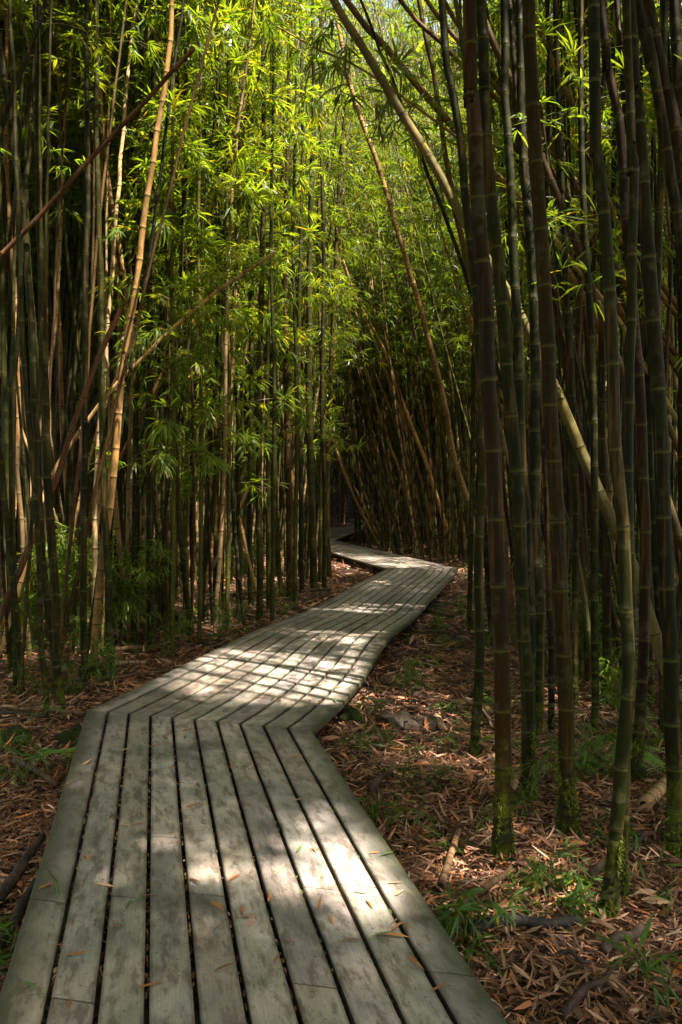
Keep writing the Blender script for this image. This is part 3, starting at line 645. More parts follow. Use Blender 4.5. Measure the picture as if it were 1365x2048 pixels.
hero([(120,1210),(160,1000),(205,830),(240,740),(275,650)], 7, TAN[0], 'thin tan stem crossing behind the bright tan bamboo', 'slanting dead stems on the left', Y=9, taper=.8, cut=True)
hero([(160,1160),(90,980),(40,850),(0,740)], 7, TAN[2], 'thin tan stem crossing the left dark stems', 'slanting dead stems on the left', Y=9.2, taper=.8, cut=True)
hero([(140,1150),(210,980),(260,880),(330,740),(390,640)], 8, BROWN[2], 'brown stem slanting right behind the tan bamboo', 'slanting dead stems on the left', Y=9.8, taper=.7, cut=True)
hero([(410,480),(430,400),(455,330),(490,240),(545,240)][:4], 5, (.07,.06,.03), 'thin dark leafy branch stem beneath the yellow leaves', GR_L, Y=10.5, fol=(5, 20), kw=dict(prob=1, per=3, nf=7, yellow=.14, blen=(.3,.7)))

# ---- leafy bamboos in the centre, leaf colour lightened for the sunlit gap
for px, Yc, h0, yl in ((545, 10.6, 3.2, .14), (455, 10.2, 2.2, .08), (590, 12.5, 2.8, .10), (400, 9.4, 3.8, .05), (480, 12.8, 2.5, .08), (640, 15.5, 3.0, .05), (345, 8.6, 2.0, .03), (370, 10.8, 1.8, .03)):
    X = (px - CX) / F * Yc; P0 = [(px, HY + (CH + .2) * F / Yc), (px + 4, 800), (px - 3, 500), (px + 2, 200), (px, 0)]
    hero(P0, 9, rc(GREEN), 'leafy green bamboo with foliage hanging low, column %s of the sunlit gap' % {545: 'centre', 455: 'left centre', 590: 'right centre', 400: 'left', 480: 'rear left', 640: 'rear right', 345: 'far left', 370: 'darker left'}[px],
         'leafy bamboos of the sunlit gap', fol=(h0, 11), kw=dict(prob=.62 if px > 380 else .85, per=2 if px > 380 else 3, nf=8, lpf=7, blen=(.35, 1.0), ls=.23, yellow=yl * .7, top=1, col=(.098, .16, .016)))

# shafts where the sun comes through the leaves
def disc(px, py, rx, ry_px, s=1.0):                      # a sun fleck on the ground, read off the photograph
    p = onplane(px, py); q = onplane(px, py + ry_px); return (p[0], p[1], rx * p[1] / F, abs(p[1] - q[1]), s)
flecks = [disc(650, 1720, 170, 110), disc(740, 1800, 120, 80), disc(520, 1740, 150, 60, .85), disc(1120, 1700, 260, 220, .6), disc(860, 1400, 180, 140, .6), disc(60, 1650, 150, 150, .25), disc(590, 1640, 60, 60, .9),
          disc(560, 1335, 280, 75, .75), disc(770, 1190, 150, 40, .6), disc(540, 1700, 330, 170, .42), disc(500, 1315, 170, 26), disc(640, 1345, 140, 40), disc(420, 1360, 110, 22, .9), disc(600, 1390, 80, 18, .7), disc(690, 1285, 80, 18), disc(600, 1270, 70, 12, .8),
          disc(720, 1208, 110, 15), disc(790, 1180, 60, 9, .8), disc(760, 1130, 60, 6, .5), disc(720, 1102, 60, 4, .6), disc(800, 1160, 60, 6, .6),
          disc(1050, 1685, 100, 60), disc(950, 1660, 80, 50, .95), disc(1160, 1640, 40, 22, .8), disc(900, 1370, 90, 30, .9), disc(860, 1300, 50, 20, .8), disc(820, 1440, 60, 25, .75), disc(930, 1500, 60, 30, .7), disc(1180, 1780, 60, 30, .6), disc(980, 1900, 60, 30, .5), disc(1010, 1600, 30, 20, .7),
          disc(420, 1240, 60, 8, .6), disc(580, 1210, 40, 6, .7), disc(230, 1330, 60, 12, .5), disc(1250, 1900, 60, 20, .5), disc(60, 1480, 40, 16, .5), disc(930, 1125, 30, 5, .8)]
FL = np.array(flecks)
for px, py, Y, ra in [(545,250,10.6,1.5),(450,480,10.2,1.2),(590,450,12.5,1.4),(270,560,7.5,.6),(330,200,7.5,.7),(200,400,8.5,.6),(720,450,14,1.3),(820,500,11,.9),(400,250,9.5,1.0),(760,300,9,.6),(600,650,13,1.0),(240,1100,8.3,.5),(140,1120,8.6,.4),(480,1040,11,.5),(100,500,9,.5),(1180,1280,6.5,.4),(800,800,17,.8),(860,1000,17,.7),(700,800,20,.8),(780,1000,20,.8),(900,850,13,.6),(150,500,9,.5)]:
    q = ray(px, py, Y); flecks.append((q[0] - SUN.x / SUN.z * q[2], q[1] - SUN.y / SUN.z * q[2], ra, ra, .92))
FL = np.array(flecks)
def blocks(x, y, h0, rad=.8):
    """would a crown at x, y starting at h0 stand in one of the sun shafts"""
    for fx, fy, ra, rb, st_ in FL:
        if st_ < .7: continue
        for t_ in np.arange(h0, 12.5, 1.0):
            if (x - fx - SUN.x / SUN.z * t_) ** 2 + (y - fy - SUN.y / SUN.z * t_) ** 2 < rad ** 2: return True
    return False

# ------------------------------------------------------------------ filler bamboos
used = []
LB = np.array([(6.2, -2.5), (7.2, -2.45), (9.1, -2.4), (9.55, -1.95), (10.3, -1.45), (11.1, -1.3), (13.5, -.95), (14.6, -.6), (16.7, -.35), (20, -.9), (28, -2.0), (34, -1.9), (42, .2)])
def left_ok(x, y): return x < np.interp(y, LB[:, 0], LB[:, 1]) - .1
RB = np.array([(2.5, 2.0), (4, 1.6), (6, 1.6), (8, 1.9), (12, 2.6), (16, 3.1), (17.5, 2.9), (21, 1.6), (25.6, .5), (28, .6), (38, 2.4)])
def right_ok(x, y): return x > np.interp(y, RB[:, 0], RB[:, 1])
def in_view(x, y, m=1.0): return y > 2 and abs(x) < y * .427 * m + .15
def accept(x, y, sep):
    if dist_deck(x, y) < .95: return False
    if y < 44 and not (left_ok(x, y) or right_ok(x, y)): return False
    for a, b in used:
        if (a - x) ** 2 + (b - y) ** 2 < sep * sep: return False
    used.append((x, y)); return True
fill = []
# walk outwards; near and in-view ones become things
cand = []
for _ in range(9000):
    y = 6.3 + 27 * rng.random() ** .8; x = rng.uniform(-1, 1) * (y * .44 + .3)
    cand.append((x, y))
for x, y in cand:
    sep = .235 if y < 18 else .38
    if y < 7.2 and x > 0 and rng.random() < .5: continue
    if accept(x, y, sep): fill.append((x, y))
fill.sort(key=lambda p: p[1])
N_IND = 300 - counts['bamboo']
ind, rest = fill[:N_IND], fill[N_IND:]
print('heroes', counts, 'fill', len(fill), 'individual to Y', ind[-1][1] if ind else None)
def pick(x, y):
    r_ = random.random()
    if r_ < .5: c = rc(GREEN); nm = 'green'
    elif r_ < .8: c = rc(TAN); nm = 'tan'
    else: c = rc(BROWN); nm = 'brown'
    return c, nm
def short(lab):
    """the shortest opening of a traced bamboo's label that no other one shares"""
    w_ = lab.replace(',', ' ,').split()
    stops = {'in', 'of', 'beside', 'behind', 'between', 'with', 'near', 'by', 'leaning', 'left', 'right', 'just', 'half', 'seen', 'standing', 'touching', ','}
    for k in range(2, len(w_)):
        p = ' '.join(w_[:k]).replace(' ,', ',')
        if w_[k] in {'in', 'of', 'beside', 'behind', 'between', 'with', 'near', 'by', ',', 'seen', 'touching'} and sum(h[2].startswith(p) for h in heroes_) == 1: return p
    return lab
shorts = [(a, b, short(c_)) for a, b, c_ in heroes_]
seen = {}
for x, y in ind:
    c, nm = pick(x, y)
    if (y < 8.2 or (x > 0 and y < 10)) and nm == 'tan': c, nm = rc(GREEN + BROWN[:2]), 'green'
    if c in BROWN: nm = 'brown'
    side = 'left' if x < np.interp(y, [0, 12, 17, 28], [0, .4, 1.2, -.5]) else 'right'
    far = y > 12
    if side == 'left': k = random.choice([4, 5, 6, 7, 8, 0, 2]) if y > 10.8 else random.choice([0, 1, 3, 9])
    else: k = random.choice([0, 1, 2, 3, 8, 9, 4, 6]) if y > 10 else random.choice([0, 1, 3, 9])
    dead = random.random() < (.05 if side == 'left' else 0)
    tilt = R(random.gauss(0, 2.2)); tl = R(random.gauss(0, 2.0) if random.random() < .75 else random.gauss(0, 6))
    if side == 'right': tl -= R(random.choice([0, 2, 5, 9, 15]) * random.random() * (1.3 if far else .8))
    lean_w = 'upright'
    if dead: tl += R(random.choice([-1, 1]) * random.uniform(10, 20)); c = rc(TAN if random.random() < .6 else BROWN); nm = 'dead'
    if side == 'right' and tl > R(4): tl = -tl
    if abs(tl) > R(6): lean_w = 'leaning'
    sc_ = random.uniform(.5, 1.05)
    hs = random.uniform(.85, 1.1)
    e = empty('bamboo', (x, y, gz(x, y) - .02))
    # tilt about the view axis and the sideways axis, then a spin of the parts inside
    e.rotation_euler = Matrix.Rotation(tl, 3, 'Y').to_euler(); e.rotation_euler.x += tilt
    where = {'left': 'left grove', 'right': 'right grove'}[side]; dd = 'deep in' if far else 'in the front of'
    lab = {'green': '%s green bamboo %s the %s', 'tan': '%s tan bamboo %s the %s', 'brown': '%s brown bamboo %s the %s', 'dead': '%s bare dry bamboo stem %s the %s'}[nm] % (lean_w, dd, where)
    tag(e, lab, 'bamboo', lab.replace('bamboo ', 'bamboos ', 1).replace('stem ', '') if nm != 'dead' else '%s dry stems %s the %s' % (lean_w, dd, where))
    if y < 13.5:
        px_ = x / y * F + CX
        h_ = min(shorts, key=lambda q: abs(q[0] - px_) / 30 + abs(q[1] - y) / 1.5 + (9 if len(q[2].split()) > 10 else 0))
        rel = 'left of' if px_ < h_[0] - 12 else ('right of' if px_ > h_[0] + 12 else ('behind' if y > h_[1] else 'in front of'))
        dpt = '' if rel in ('behind', 'in front of') else (' and behind' if y > h_[1] + .4 else (' and before' if y < h_[1] - .4 else ''))
        rel = rel.replace(' of', dpt + ' of') if False else rel
        sz = 'thin ' if abs(hash((round(x, 3), 1))) < 0 else ''
        word = {'dead': 'bare dry'}.get(nm, nm)
        l2 = '%s %s bamboo %s the %s' % (lean_w, word, (dpt[5:] + ' and ' if dpt else '') + rel, h_[2])
        if len(l2.split()) > 16: l2 = '%s bamboo %s the %s' % (word, rel, h_[2])
        if len(l2.split()) <= 15:
            seen.setdefault(l2, []).append(e); tag(e, l2, 'bamboo', 'bamboos filling the front of the %s' % where)
    spin = random.uniform(0, 6.28)
    o = bpy.data.objects.new('culm', lib[k][0]); C.objects.link(o); o.parent = e; o.rotation_euler.z = spin; o.scale = (sc_, sc_, hs); v = random.uniform(.2, .5) if y < 13 and nm != 'tan' else random.uniform(.7, 1.2); o.color = (c[0] * v, c[1] * v, c[2] * v, 1)  # front stems other than tan darkened, their shade put into the colour
    # bending of a stem must not shrink with its girth too much
    if not dead and not (y < 9 and blocks(x, y, lib[k][2], 1.0)):
        f = bpy.data.objects.new('foliage', lib[k][1]); C.objects.link(f); f.parent = e; f.rotation_euler.z = spin; f.scale = (1, 1, hs)
        v = random.uniform(.75, 1.25); f.color = (v * random.uniform(.8, 1.2), v, v * .9, 1)
    counts['bamboo'] += 1

for l2, es in seen.items():                             # two or three that share a description: tell them apart by distance
    if len(es) > 1:
        es.sort(key=lambda q: q.location.y)
        for k, q in enumerate(es):
            w_ = ['nearest', 'next nearest', 'farther', 'still farther', 'farthest'][min(k, 4)] if len(es) > 2 else ['nearer', 'farther'][k]
            t_ = (w_ + ' ' + l2).split(' ')
            q['label'] = ' '.join(t_) if len(t_) <= 16 else ' '.join((w_ + ' ' + l2.split(' ', 1)[1]).split()[:16] if len((w_ + ' ' + l2.split(' ', 1)[1]).split()) <= 16 else (w_ + ' ' + ' '.join(l2.split()[2:])).split())
# the mass of the far forest and the forest round about: one object of stems, one of leaves
st = Soup(); lf = Soup()
mass = list(rest)
for _ in range(3600):
    y = rng.uniform(30, 72); x = rng.uniform(-1, 1) * (y * .5 + 2)
    if accept(x, y, .45): mass.append((x, y))
for _ in range(2600):                                   # beyond both sides of the frame and behind the camera
    y = rng.uniform(-14, 34); x = rng.uniform(-1, 1) * (y * .44 + 9 if y > 0 else 10)
    if abs(x) < 1.6 + (.45 * max(y, 0)) or in_view(x, y, 1.12): continue
    if dist_deck(x, y) < 1.1: continue
    if all((a - x) ** 2 + (b - y) ** 2 > .36 for a, b in used): used.append((x, y)); mass.append((x, y))
libf = []
for k in range(4):                                      # crown point clouds reused with own rotation for the mass
    fs = Soup(); cs = Soup(); rr_ = random.Random(500 + k)
    nodes, T = culm(cs, [(0, 0, 0), (.1, .1, 4), (.5, .2, 8), (1.2, .3, 12)], .03, .01, 5, .33, (1, 1, 1), rr_, False)
    crown(fs, nodes, (4.3, 3.8, .8, 1.6)[k], T, T, prob=.8, nf=4, lpf=4, per=2, ls=.26, blen=(.4, 1.1), yellow=.008)
    libf.append((np.concatenate(fs.v), [np.concatenate([q for q in fs.f if q.shape[1] == 3]), np.concatenate([q for q in fs.f if q.shape[1] == 4])], np.concatenate(fs.a['col']),
                 np.concatenate(cs.v), [np.concatenate([q for q in cs.f if q.shape[1] == 4])], np.concatenate(cs.a['nd']), np.concatenate(cs.a['ht'])))
for x, y in mass:
    if blocks(x, y, 3.2, 1.5 if y < 10 else (1.1 if y < 16 else .5)): continue
    fv, ff, fc, cv, cf, cn, chh = libf[random.randrange(2) if y < 30 else random.randrange(4)]
    a = random.uniform(0, 6.28); ca, sa = math.cos(a), math.sin(a); tl = math.tan(R(random.gauss(-4, 6) if x > 0 and 15 < y < 36 else random.gauss(0, 4)))
    hs = random.uniform(.9, 1.25) * (1 + max(0, y - 18) / 24); RM = np.array([[ca, -sa, 0], [sa, ca, 0], [0, 0, 1]])
    def place(V, g_=1.0):
        W_ = V @ RM.T * [g_, g_, hs]; W_[:, 0] += W_[:, 2] * tl; return W_ + [x, y, gz(x, y)]
    c, nm = pick(x, y); st.add(place(cv), cf, col=np.tile(c, (len(cv), 1)), nd=cn, ht=chh + 2)
    if 15 < y < 34 and random.random() < .25: continue
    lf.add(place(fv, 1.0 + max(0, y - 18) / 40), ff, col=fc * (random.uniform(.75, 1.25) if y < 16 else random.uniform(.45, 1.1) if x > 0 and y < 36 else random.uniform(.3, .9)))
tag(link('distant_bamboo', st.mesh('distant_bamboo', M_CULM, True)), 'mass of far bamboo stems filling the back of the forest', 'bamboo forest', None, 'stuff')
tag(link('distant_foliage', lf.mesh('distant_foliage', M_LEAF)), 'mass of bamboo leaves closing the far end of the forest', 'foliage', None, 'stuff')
print('mass', len(mass), 'leaf verts', lf.n)

# ------------------------------------------------------------------ leaf canopy overhead, density and gaps shaped to control shade and sun flecks
n = 380000
cx_ = rng.uniform(-9, 12, n); cy_ = rng.uniform(-9, 19, n); cz_ = rng.uniform(8.2, 12.5, n)
# clumps: keep where a soft noise is high
gxp = cx_ - SUN.x / SUN.z * (cz_ + .0); gyp = cy_ - SUN.y / SUN.z * cz_
open_ = np.zeros(n)
for fx, fy, ra, rb, st_ in FL:
    q = ((gxp - fx) / ra) ** 2 + ((gyp - fy) / rb) ** 2
    open_ = np.maximum(open_, st_ * np.clip(2.0 - 1.5 * q, 0, 1))
dd = np.array([noise.noise(Vector((a * .9, b * .9, c * .5))) for a, b, c in zip(cx_, cy_, cz_)])
dcl = np.sqrt(np.min((cx_[:, None] - dense[None, ::3, 0]) ** 2 + (cy_[:, None] - dense[None, ::3, 1]) ** 2, axis=1))
base_d = np.where(dcl < 1.7, .16, .97) * np.clip(1.1 + dd * .9, .6, 1)
base_d *= np.where(cx_ < -2, np.interp(cy_, [-9, 10, 13, 19], [1, 1, .5, .4]), np.interp(cy_, [-9, 9, 12, 15, 16], [1, 1, .45, .1, 0]))
keep = rng.random(n) < base_d * (1 - open_)
P = np.stack([cx_, cy_, cz_], 1)[keep]; m = len(P)
d = rng.normal(0, 1, (m, 3)); d[:, 2] = -np.abs(d[:, 2]) * .35
s = Soup(); L = rng.uniform(.28, .44, m)
leaves(s, P, d, np.array([0, 0, 1.0]) + rng.normal(0, .3, (m, 3)), L, L * .17, leaf_cols(m), .3)
tag(link('shade_canopy', s.mesh('shade_canopy', M_LEAF)), 'bamboo leaf canopy above the view, gaps shaped to let sun flecks through', 'foliage', None, 'stuff')
print('canopy', m)

# ------------------------------------------------------------------ leaf litter
def litter_cols(n):
    pal = np.array([(.44, .28, .20), (.30, .175, .12), (.20, .115, .08), (.56, .42, .32), (.34, .16, .08), (.12, .072, .05), (.48, .20, .06), (.36, .27, .20), (.06, .036, .026)])
    pr = np.array([.12, .15, .16, .10, .11, .16, .05, .05, .14]); return pal[rng.choice(len(pal), n, p=pr / pr.sum())] * rng.uniform(.6, 1.3, (n, 1)) * [1.22, .98, .80]
s = Soup()
def scatter(x0, x1, y0, y1, dens, size):
    n = int((x1 - x0) * (y1 - y0) * dens); x = rng.uniform(x0, x1, n); y = rng.uniform(y0, y1, n)
    k = np.abs(x) < y * .45 + 1.0
    x, y = x[k], y[k]
    z = np.array([gz(a, b) for a, b in zip(x, y)]); n = len(x)
    und = np.sqrt(np.min((x[:, None] - dense[None, ::2, 0]) ** 2 + (y[:, None] - dense[None, ::2, 1]) ** 2, axis=1)) < .6
    k2 = ~(und & (rng.random(n) < .7)); x, y, z = x[k2], y[k2], z[k2]; n = len(x)
    a = rng.uniform(0, 6.283, n); d = np.stack([np.cos(a), np.sin(a), rng.normal(.04, .2, n)], 1)
    L = size * (.3 + 1.25 * rng.random(n) ** 1.4); wd = np.where(rng.random(n) < .07, .26, rng.uniform(.08, .15, n))
    leaves(s, np.stack([x, y, z + rng.uniform(.004, .05, n)], 1), d, np.array([0, 0, 1.0]) + rng.normal(0, .38, (n, 3)), L, L * wd, litter_cols(n), rng.normal(0, .16, n))
scatter(-4, 4, 1.5, 5, 2600, .085); scatter(-4, 4, 1.5, 6, 3500, .03); scatter(-5, 5, 5, 9, 1300, .10); scatter(-6, 7, 9, 16, 330, .15); scatter(-8, 9, 16, 28, 110, .2)
tag(link('leaf_litter', s.mesh('leaf_litter', M_DRY)), 'layer of dry brown bamboo leaves covering the forest floor', 'leaf litter', None, 'stuff')
# twigs in the litter
s = Soup()
for _ in range(900):
    y = 1.8 + 12 * random.random() ** 1.3; x = random.uniform(-1, 1) * (y * .44 + .4)
    if dist_deck(x, y) < .8: continue
    a = random.uniform(0, 6.28); L = random.uniform(.08, .5); z = gz(x, y) + .02
    tube(s, [(x, y, z), (x + math.cos(a) * L / 2, y + math.sin(a) * L / 2, z + random.uniform(0, .03)), (x + math.cos(a) * L, y + math.sin(a) * L, gz(x + math.cos(a) * L, y + math.sin(a) * L) + .012)], random.uniform(.0015, .006), 5, random.choice([(.10, .06, .04), (.26, .16, .10), (.05, .03, .02), (.35, .24, .15)]))
tag(link('twig_litter', s.mesh('twig_litter', M_DRY, True)), 'thin dry twigs scattered through the leaf litter', 'twigs', None, 'stuff')

# ------------------------------------------------------------------ fallen culms and logs
def log(a, b, dpx, col, label, kind='bamboo', lift=.0, name='fallen_bamboo'):
    A = on_ground(*a); B = on_ground(*b); r_ = dpx / 2 * (A[1] + B[1]) / 2 / F
    A[2] += r_ * .7 + .035 + lift; B[2] += r_ * .9 + .04 + lift * 1.5
    e = empty(name, A); tag(e, label, 'fallen stem' if kind == 'bamboo' else 'log', 'fallen stems on the forest floor')
    s = Soup(); rr_ = random.Random(int(a[0] + a[1]))
    if kind == 'bamboo':
        culm(s, [(0, 0, 0), tuple((B - A) * .5 + np.array([0, 0, .01])), tuple(B - A)], r_, r_ * .9, 12, .26, (1, 1, 1), rr_, zig=.002, hto=4.0)
        o = link('stem', s.mesh('stem', M_CULM, True), None, e); o.color = (*col, 1)
        s2 = Soup(); t_ = nrm(B - A)                       # dark disc on the cut end, standing in for the shade inside
        tube(s2, [-t_ * .0035, t_ * .01], [r_ * .62, r_ * .62], 12); o2 = link('end_shade_disc', s2.mesh('end_shade_disc', M_BEAM), None, e)
    else:
        pts = catmull([(0, 0, 0), tuple((B - A) * .35 + np.array([.01, .02, .01])), tuple((B - A) * .7 + np.array([0, -.02, .0])), tuple(B - A)], .02)
        tube(s, pts, r_ * np.array([1 + .3 * noise.noise(Vector((q[0] * 14, q[1] * 14, a[0]))) for q in pts]) * np.linspace(1, .75, len(pts)), 12)
        o = link('trunk_piece', s.mesh('trunk_piece', M_WOOD, True), None, e); o.color = (*col, 1)
log((883,1792), (920,1682), 14, (.30,.17,.10), 'short tan bamboo offcut pointing away beside the boardwalk')
log((913,1842), (1033,1762), 15, (.10,.055,.035), 'dark brown fallen stem below the thick brown bamboo')
log((998,1842), (1138,1768), 10, (.30,.19,.10), 'thin light fallen stem crossing the litter towards the right')
log((935,1884), (1158,1868), 25, (.030,.024,.022), 'black rotten log lying across the litter at lower right', 'wood', name='rotten_log')
log((1208,1928), (1283,1880), 20, (.08,.05,.035), 'short dark brown log below the crossed green pair', 'wood', name='rotten_log')
log((1125,2060), (1233,1952), 17, (.06,.035,.025), 'dark stick running out of the bottom right of the view', 'wood', name='rotten_log')
log((1288,1632), (1385,1545), 24, (.42,.25,.13), 'thick tan cut bamboo lying at the right edge')
log((740,1598), (790,1548), 14, (.07,.04,.028), 'dark mossy stick beside the first boardwalk section', 'wood', name='rotten_log')
log((1113,1932), (1183,1948), 9, (.04,.03,.025), 'thin black stick under the rotten log', 'wood', name='rotten_log')
log((1078,1420), (1240,1402), 9, (.14,.09,.05), 'long thin fallen stem behind the right grove feet')
log((933,1412), (983,1438), 12, (.42,.27,.15), 'flat light brown culm piece on the mid right litter')
log((873,1448), (886,1474), 15, (.45,.28,.17), 'stubby pale culm chunk near the flat stones')
log((1180,1775), (1290,1690), 17, (.06,.035,.025), 'dark stem lying behind the crossed green pair', 'wood', name='rotten_log')
log((0,1428), (170,1440), 7, (.20,.13,.08), 'thin fallen stem at the left behind the fern')
log((0,1437), (90,1447), 8, (.06,.045,.035), 'dark fallen stem just under the thin one at left')
log((-15,1840), (86,1698), 24, (.055,.036,.028), 'thick dark fallen stem at the lower left beside the boardwalk', 'wood', name='rotten_log')
log((-5,1925), (72,1790), 22, (.045,.03,.025), 'second thick dark fallen stem hugging the boardwalk edge at left', 'wood', name='rotten_log')
log((30,1537), (116,1588), 13, (.17,.10,.065), 'brown fallen stem below the fern')
log((228,1310), (292,1306), 9, (.20,.12,.07), 'short brown fallen stem by the tan bamboo foot')
log((232,1290), (420,1245), 8, (.07,.045,.035), 'long dark fallen stem behind the left row')
log((175,1374), (342,1352), 6, (.15,.09,.06), 'thin fallen stem along the boardwalk at left')
log((-20,1275), (168,1256), 9, (.30,.20,.11), 'light fallen stem deep at the left')
log((-20,1300), (200,1290), 7, (.26,.17,.10), 'light thin fallen stem below the deeper one at left')
log((118,1198), (152,1232), 8, TAN[0], 'short tan stem piece leaning in the left grove', lift=.05)
log((230,1340), (292,1338), 8, (.36,.24,.15), 'pale little culm piece in front of the mossy green bamboo')
log((600,1190), (662,1187), 6, (.08,.05,.035), 'dark fallen stem at the foot of the row before the far path')
log((840,1228), (912,1243), 7, (.13,.08,.05), 'brown fallen stem poking out from under the boardwalk')
log((948,1180), (1010,1178), 7, (.14,.09,.055), 'horizontal fallen stem behind the thin green pair')
log((725,1060), (700,1082), 5, (.20,.14,.08), 'pale stem lying against the far boardwalk turn')
log((1000,1370), (1060,1345), 8, (.2,.13,.08), 'brown fallen stem behind the thick brown bamboo')

# ------------------------------------------------------------------ rocks
def rock(px, py, w_, h_, label, mossy=False, seed=1, dz=0.0):
    c = on_ground(px, py); Yc = c[1]; rx = w_ / 2 * Yc / F; rz = h_ * Yc / F
    me = bpy.data.meshes.new('rock'); import bmesh; bm = bmesh.new(); bmesh.ops.create_icosphere(bm, subdivisions=4, radius=1)
    for v in bm.verts:
        k = 1 + .55 * noise.noise(v.co * 1.1 + Vector((seed, 0, 0))) + .16 * noise.noise(v.co * 3 + Vector((0, seed, 0))) + .05 * noise.noise(v.co * 9)
        v.co = v.co * k; v.co.x *= rx; v.co.y *= rx * .8; v.co.z *= rz
    bm.to_mesh(me); bm.free(); me.polygons.foreach_set('use_smooth', [True] * len(me.polygons))
    o = link('rock', me, M_MOSS if mossy else M_ROCK); o.location = (c[0], c[1], c[2] + rz * .15 + .01 + dz); tag(o, label, 'rock'); return o
rock(800, 1452, 70, 22, 'flat grey brown stone sunk in the litter, left of its pair', seed=3)
rock(850, 1458, 62, 20, 'flat dark stone touching the grey brown one', seed=8)
rock(936, 1112, 34, 24, 'mossy boulder beside the far boardwalk corner', True, 5)
rock(25, 1492, 70, 30, 'low mossy hump at the left edge', True, 11)
rock(150, 1490, 60, 30, 'mossy stump behind the fern by the boardwalk corner', True, 14)
rock(705, 1445, 46, 24, 'mossy stone tucked under the boardwalk edge', True, 17)
rock(190, 1352, 30, 14, 'small mossy stone at the tan bamboo foot', True, 21)

# ------------------------------------------------------------------ small plants
def seedling(px, py, h_, n_st, label, ls=.13, yellow=.02, col=(.06, .125, .02), Y=None, nf=3, spread=.5):
    c = on_ground(px, py)
    if Y: X = (px - CX) / F * Y; c = np.array([X, Y, gz(X, Y)])
    e = empty('bamboo_seedling', c); tag(e, label, 'seedling', 'bamboo seedlings on the forest floor')
    f = Soup(); s2 = Soup()
    for k in range(n_st):
        a = rng.uniform(0, 6.28); hh = h_ * rng.uniform(.6, 1.1); tip = np.array([math.cos(a) * hh * spread, math.sin(a) * hh * spread, hh])
        pts = catmull([(0, 0, -.02), tuple(tip * [.3, .3, .55]), tuple(tip)], .05); tube(s2, pts, np.linspace(.004, .0018, len(pts)), 5, (.10, .12, .03))
        m_ = max(2, int(hh / .1))
        for q in np.linspace(.35, 1, m_):
            p = pts[int(q * (len(pts) - 1))]; aa = rng.uniform(0, 6.28)
            spray(f, f, p, (math.cos(aa), math.sin(aa), .5), rng.uniform(.05, .16) * (1 + h_), nf, 5, ls, col, yellow, .0012)
    link('stem', s2.mesh('stem', M_DRY, True), None, e); link('foliage', f.mesh('foliage', M_LEAF), None, e)
sd = [(720,1500,.10,2,'low pale seedling just right of the boardwalk corner'),(770,1500,.12,2,'low seedling in front of the flat stones'),(835,1590,.16,3,'bushy seedling beside the first boardwalk section'),
 (792,1660,.14,3,'seedling drooping against the boardwalk edge'),(876,1510,.14,2,'upright seedling between stones and thick bamboo'),(905,1430,.10,2,'seedling behind the flat dark stone'),(930,1880,.13,3,'seedling at the boardwalk edge by the rotten log'),
 (1075,1575,.30,3,'seedling at the foot of the thick green bamboo'),(1115,1800,.14,3,'yellow green seedling before the mossy footed bamboo'),(1165,1560,.30,4,'leafy seedling between the thick brown and the crossed pair'),(1160,1860,.10,2,'small seedling next to the crossed pair foot'),
 (1235,1470,.28,3,'seedling right of the crossed green pair'),(1300,1500,.2,2,'seedling by the dark right edge bamboo'),(945,1660,.08,1,'tiny seedling left of the thick brown foot'),(870,1235,.14,2,'seedling poking over the boardwalk edge by its dip'),
 (825,1250,.12,2,'seedling behind the boardwalk dip'),(985,1300,.22,3,'bright seedling at the thin green pair foot'),(960,1245,.22,3,'pale seedling behind the thin green pair foot'),(575,1215,.10,2,'seedling by the far left row'),(1010,1400,.15,2,'seedling behind the thick brown stem'),
 (90,1335,.22,3,'seedling among the dark left stems'),(165,1310,.30,3,'seedling by the straight dark bamboo'),(60,1390,.2,2,'seedling at the left edge litter'),(140,1385,.14,2,'small seedling behind the fern'),(15,1930,.16,3,'seedling at the lower left beside the boardwalk'),
 (1345,1990,.14,2,'seedling at the lower right edge'),(470,1120,.5,3,'seedling by the short pale leaning stems'),(410,1235,.14,2,'seedling in front of the curved green bamboo'),(730,1420,.08,2,'seedling under the boardwalk edge'),(905,1700,.06,1,'tiny sprout by the short tan offcut'),(1215,1700,.12,2,'sprout behind the crossed pair')]
for px, py, h_, n_, lb in sd: seedling(px, py, h_, n_, lb)
for px, py, h_, n_, lb in [(240,1300,1.2,7,'tall yellow green undergrowth right of the tan bamboo'),(150,1290,1.4,7,'tall undergrowth left of the tan bamboo'),(290,1240,.75,5,'undergrowth behind the dark green pair'),(60,1310,1.2,6,'undergrowth behind the left edge stems'),
                           (350,1240,.9,6,'undergrowth behind the olive bamboo'),(210,1190,1.5,6,'highest undergrowth deep behind the tan bamboo'),(490,1200,.9,6,'undergrowth deep behind the olive brown bamboo'),(1190,1360,.95,8,'broad dark leafy shrub behind the crossed green pair'),(1150,1290,1.3,8,'taller shrub deep in the right grove'),(1225,1420,.5,4,'low shrub right behind the crossed pair'),
                           (1330,1200,1.5,6,'shrub at the right margin'),(955,1180,.55,3,'sprig with long leaves left of the thick brown stem')]:
    seedling(px, py, h_, n_, lb, ls=.15, yellow=.03, col=(.085, .15, .018), nf=4, spread=.4)

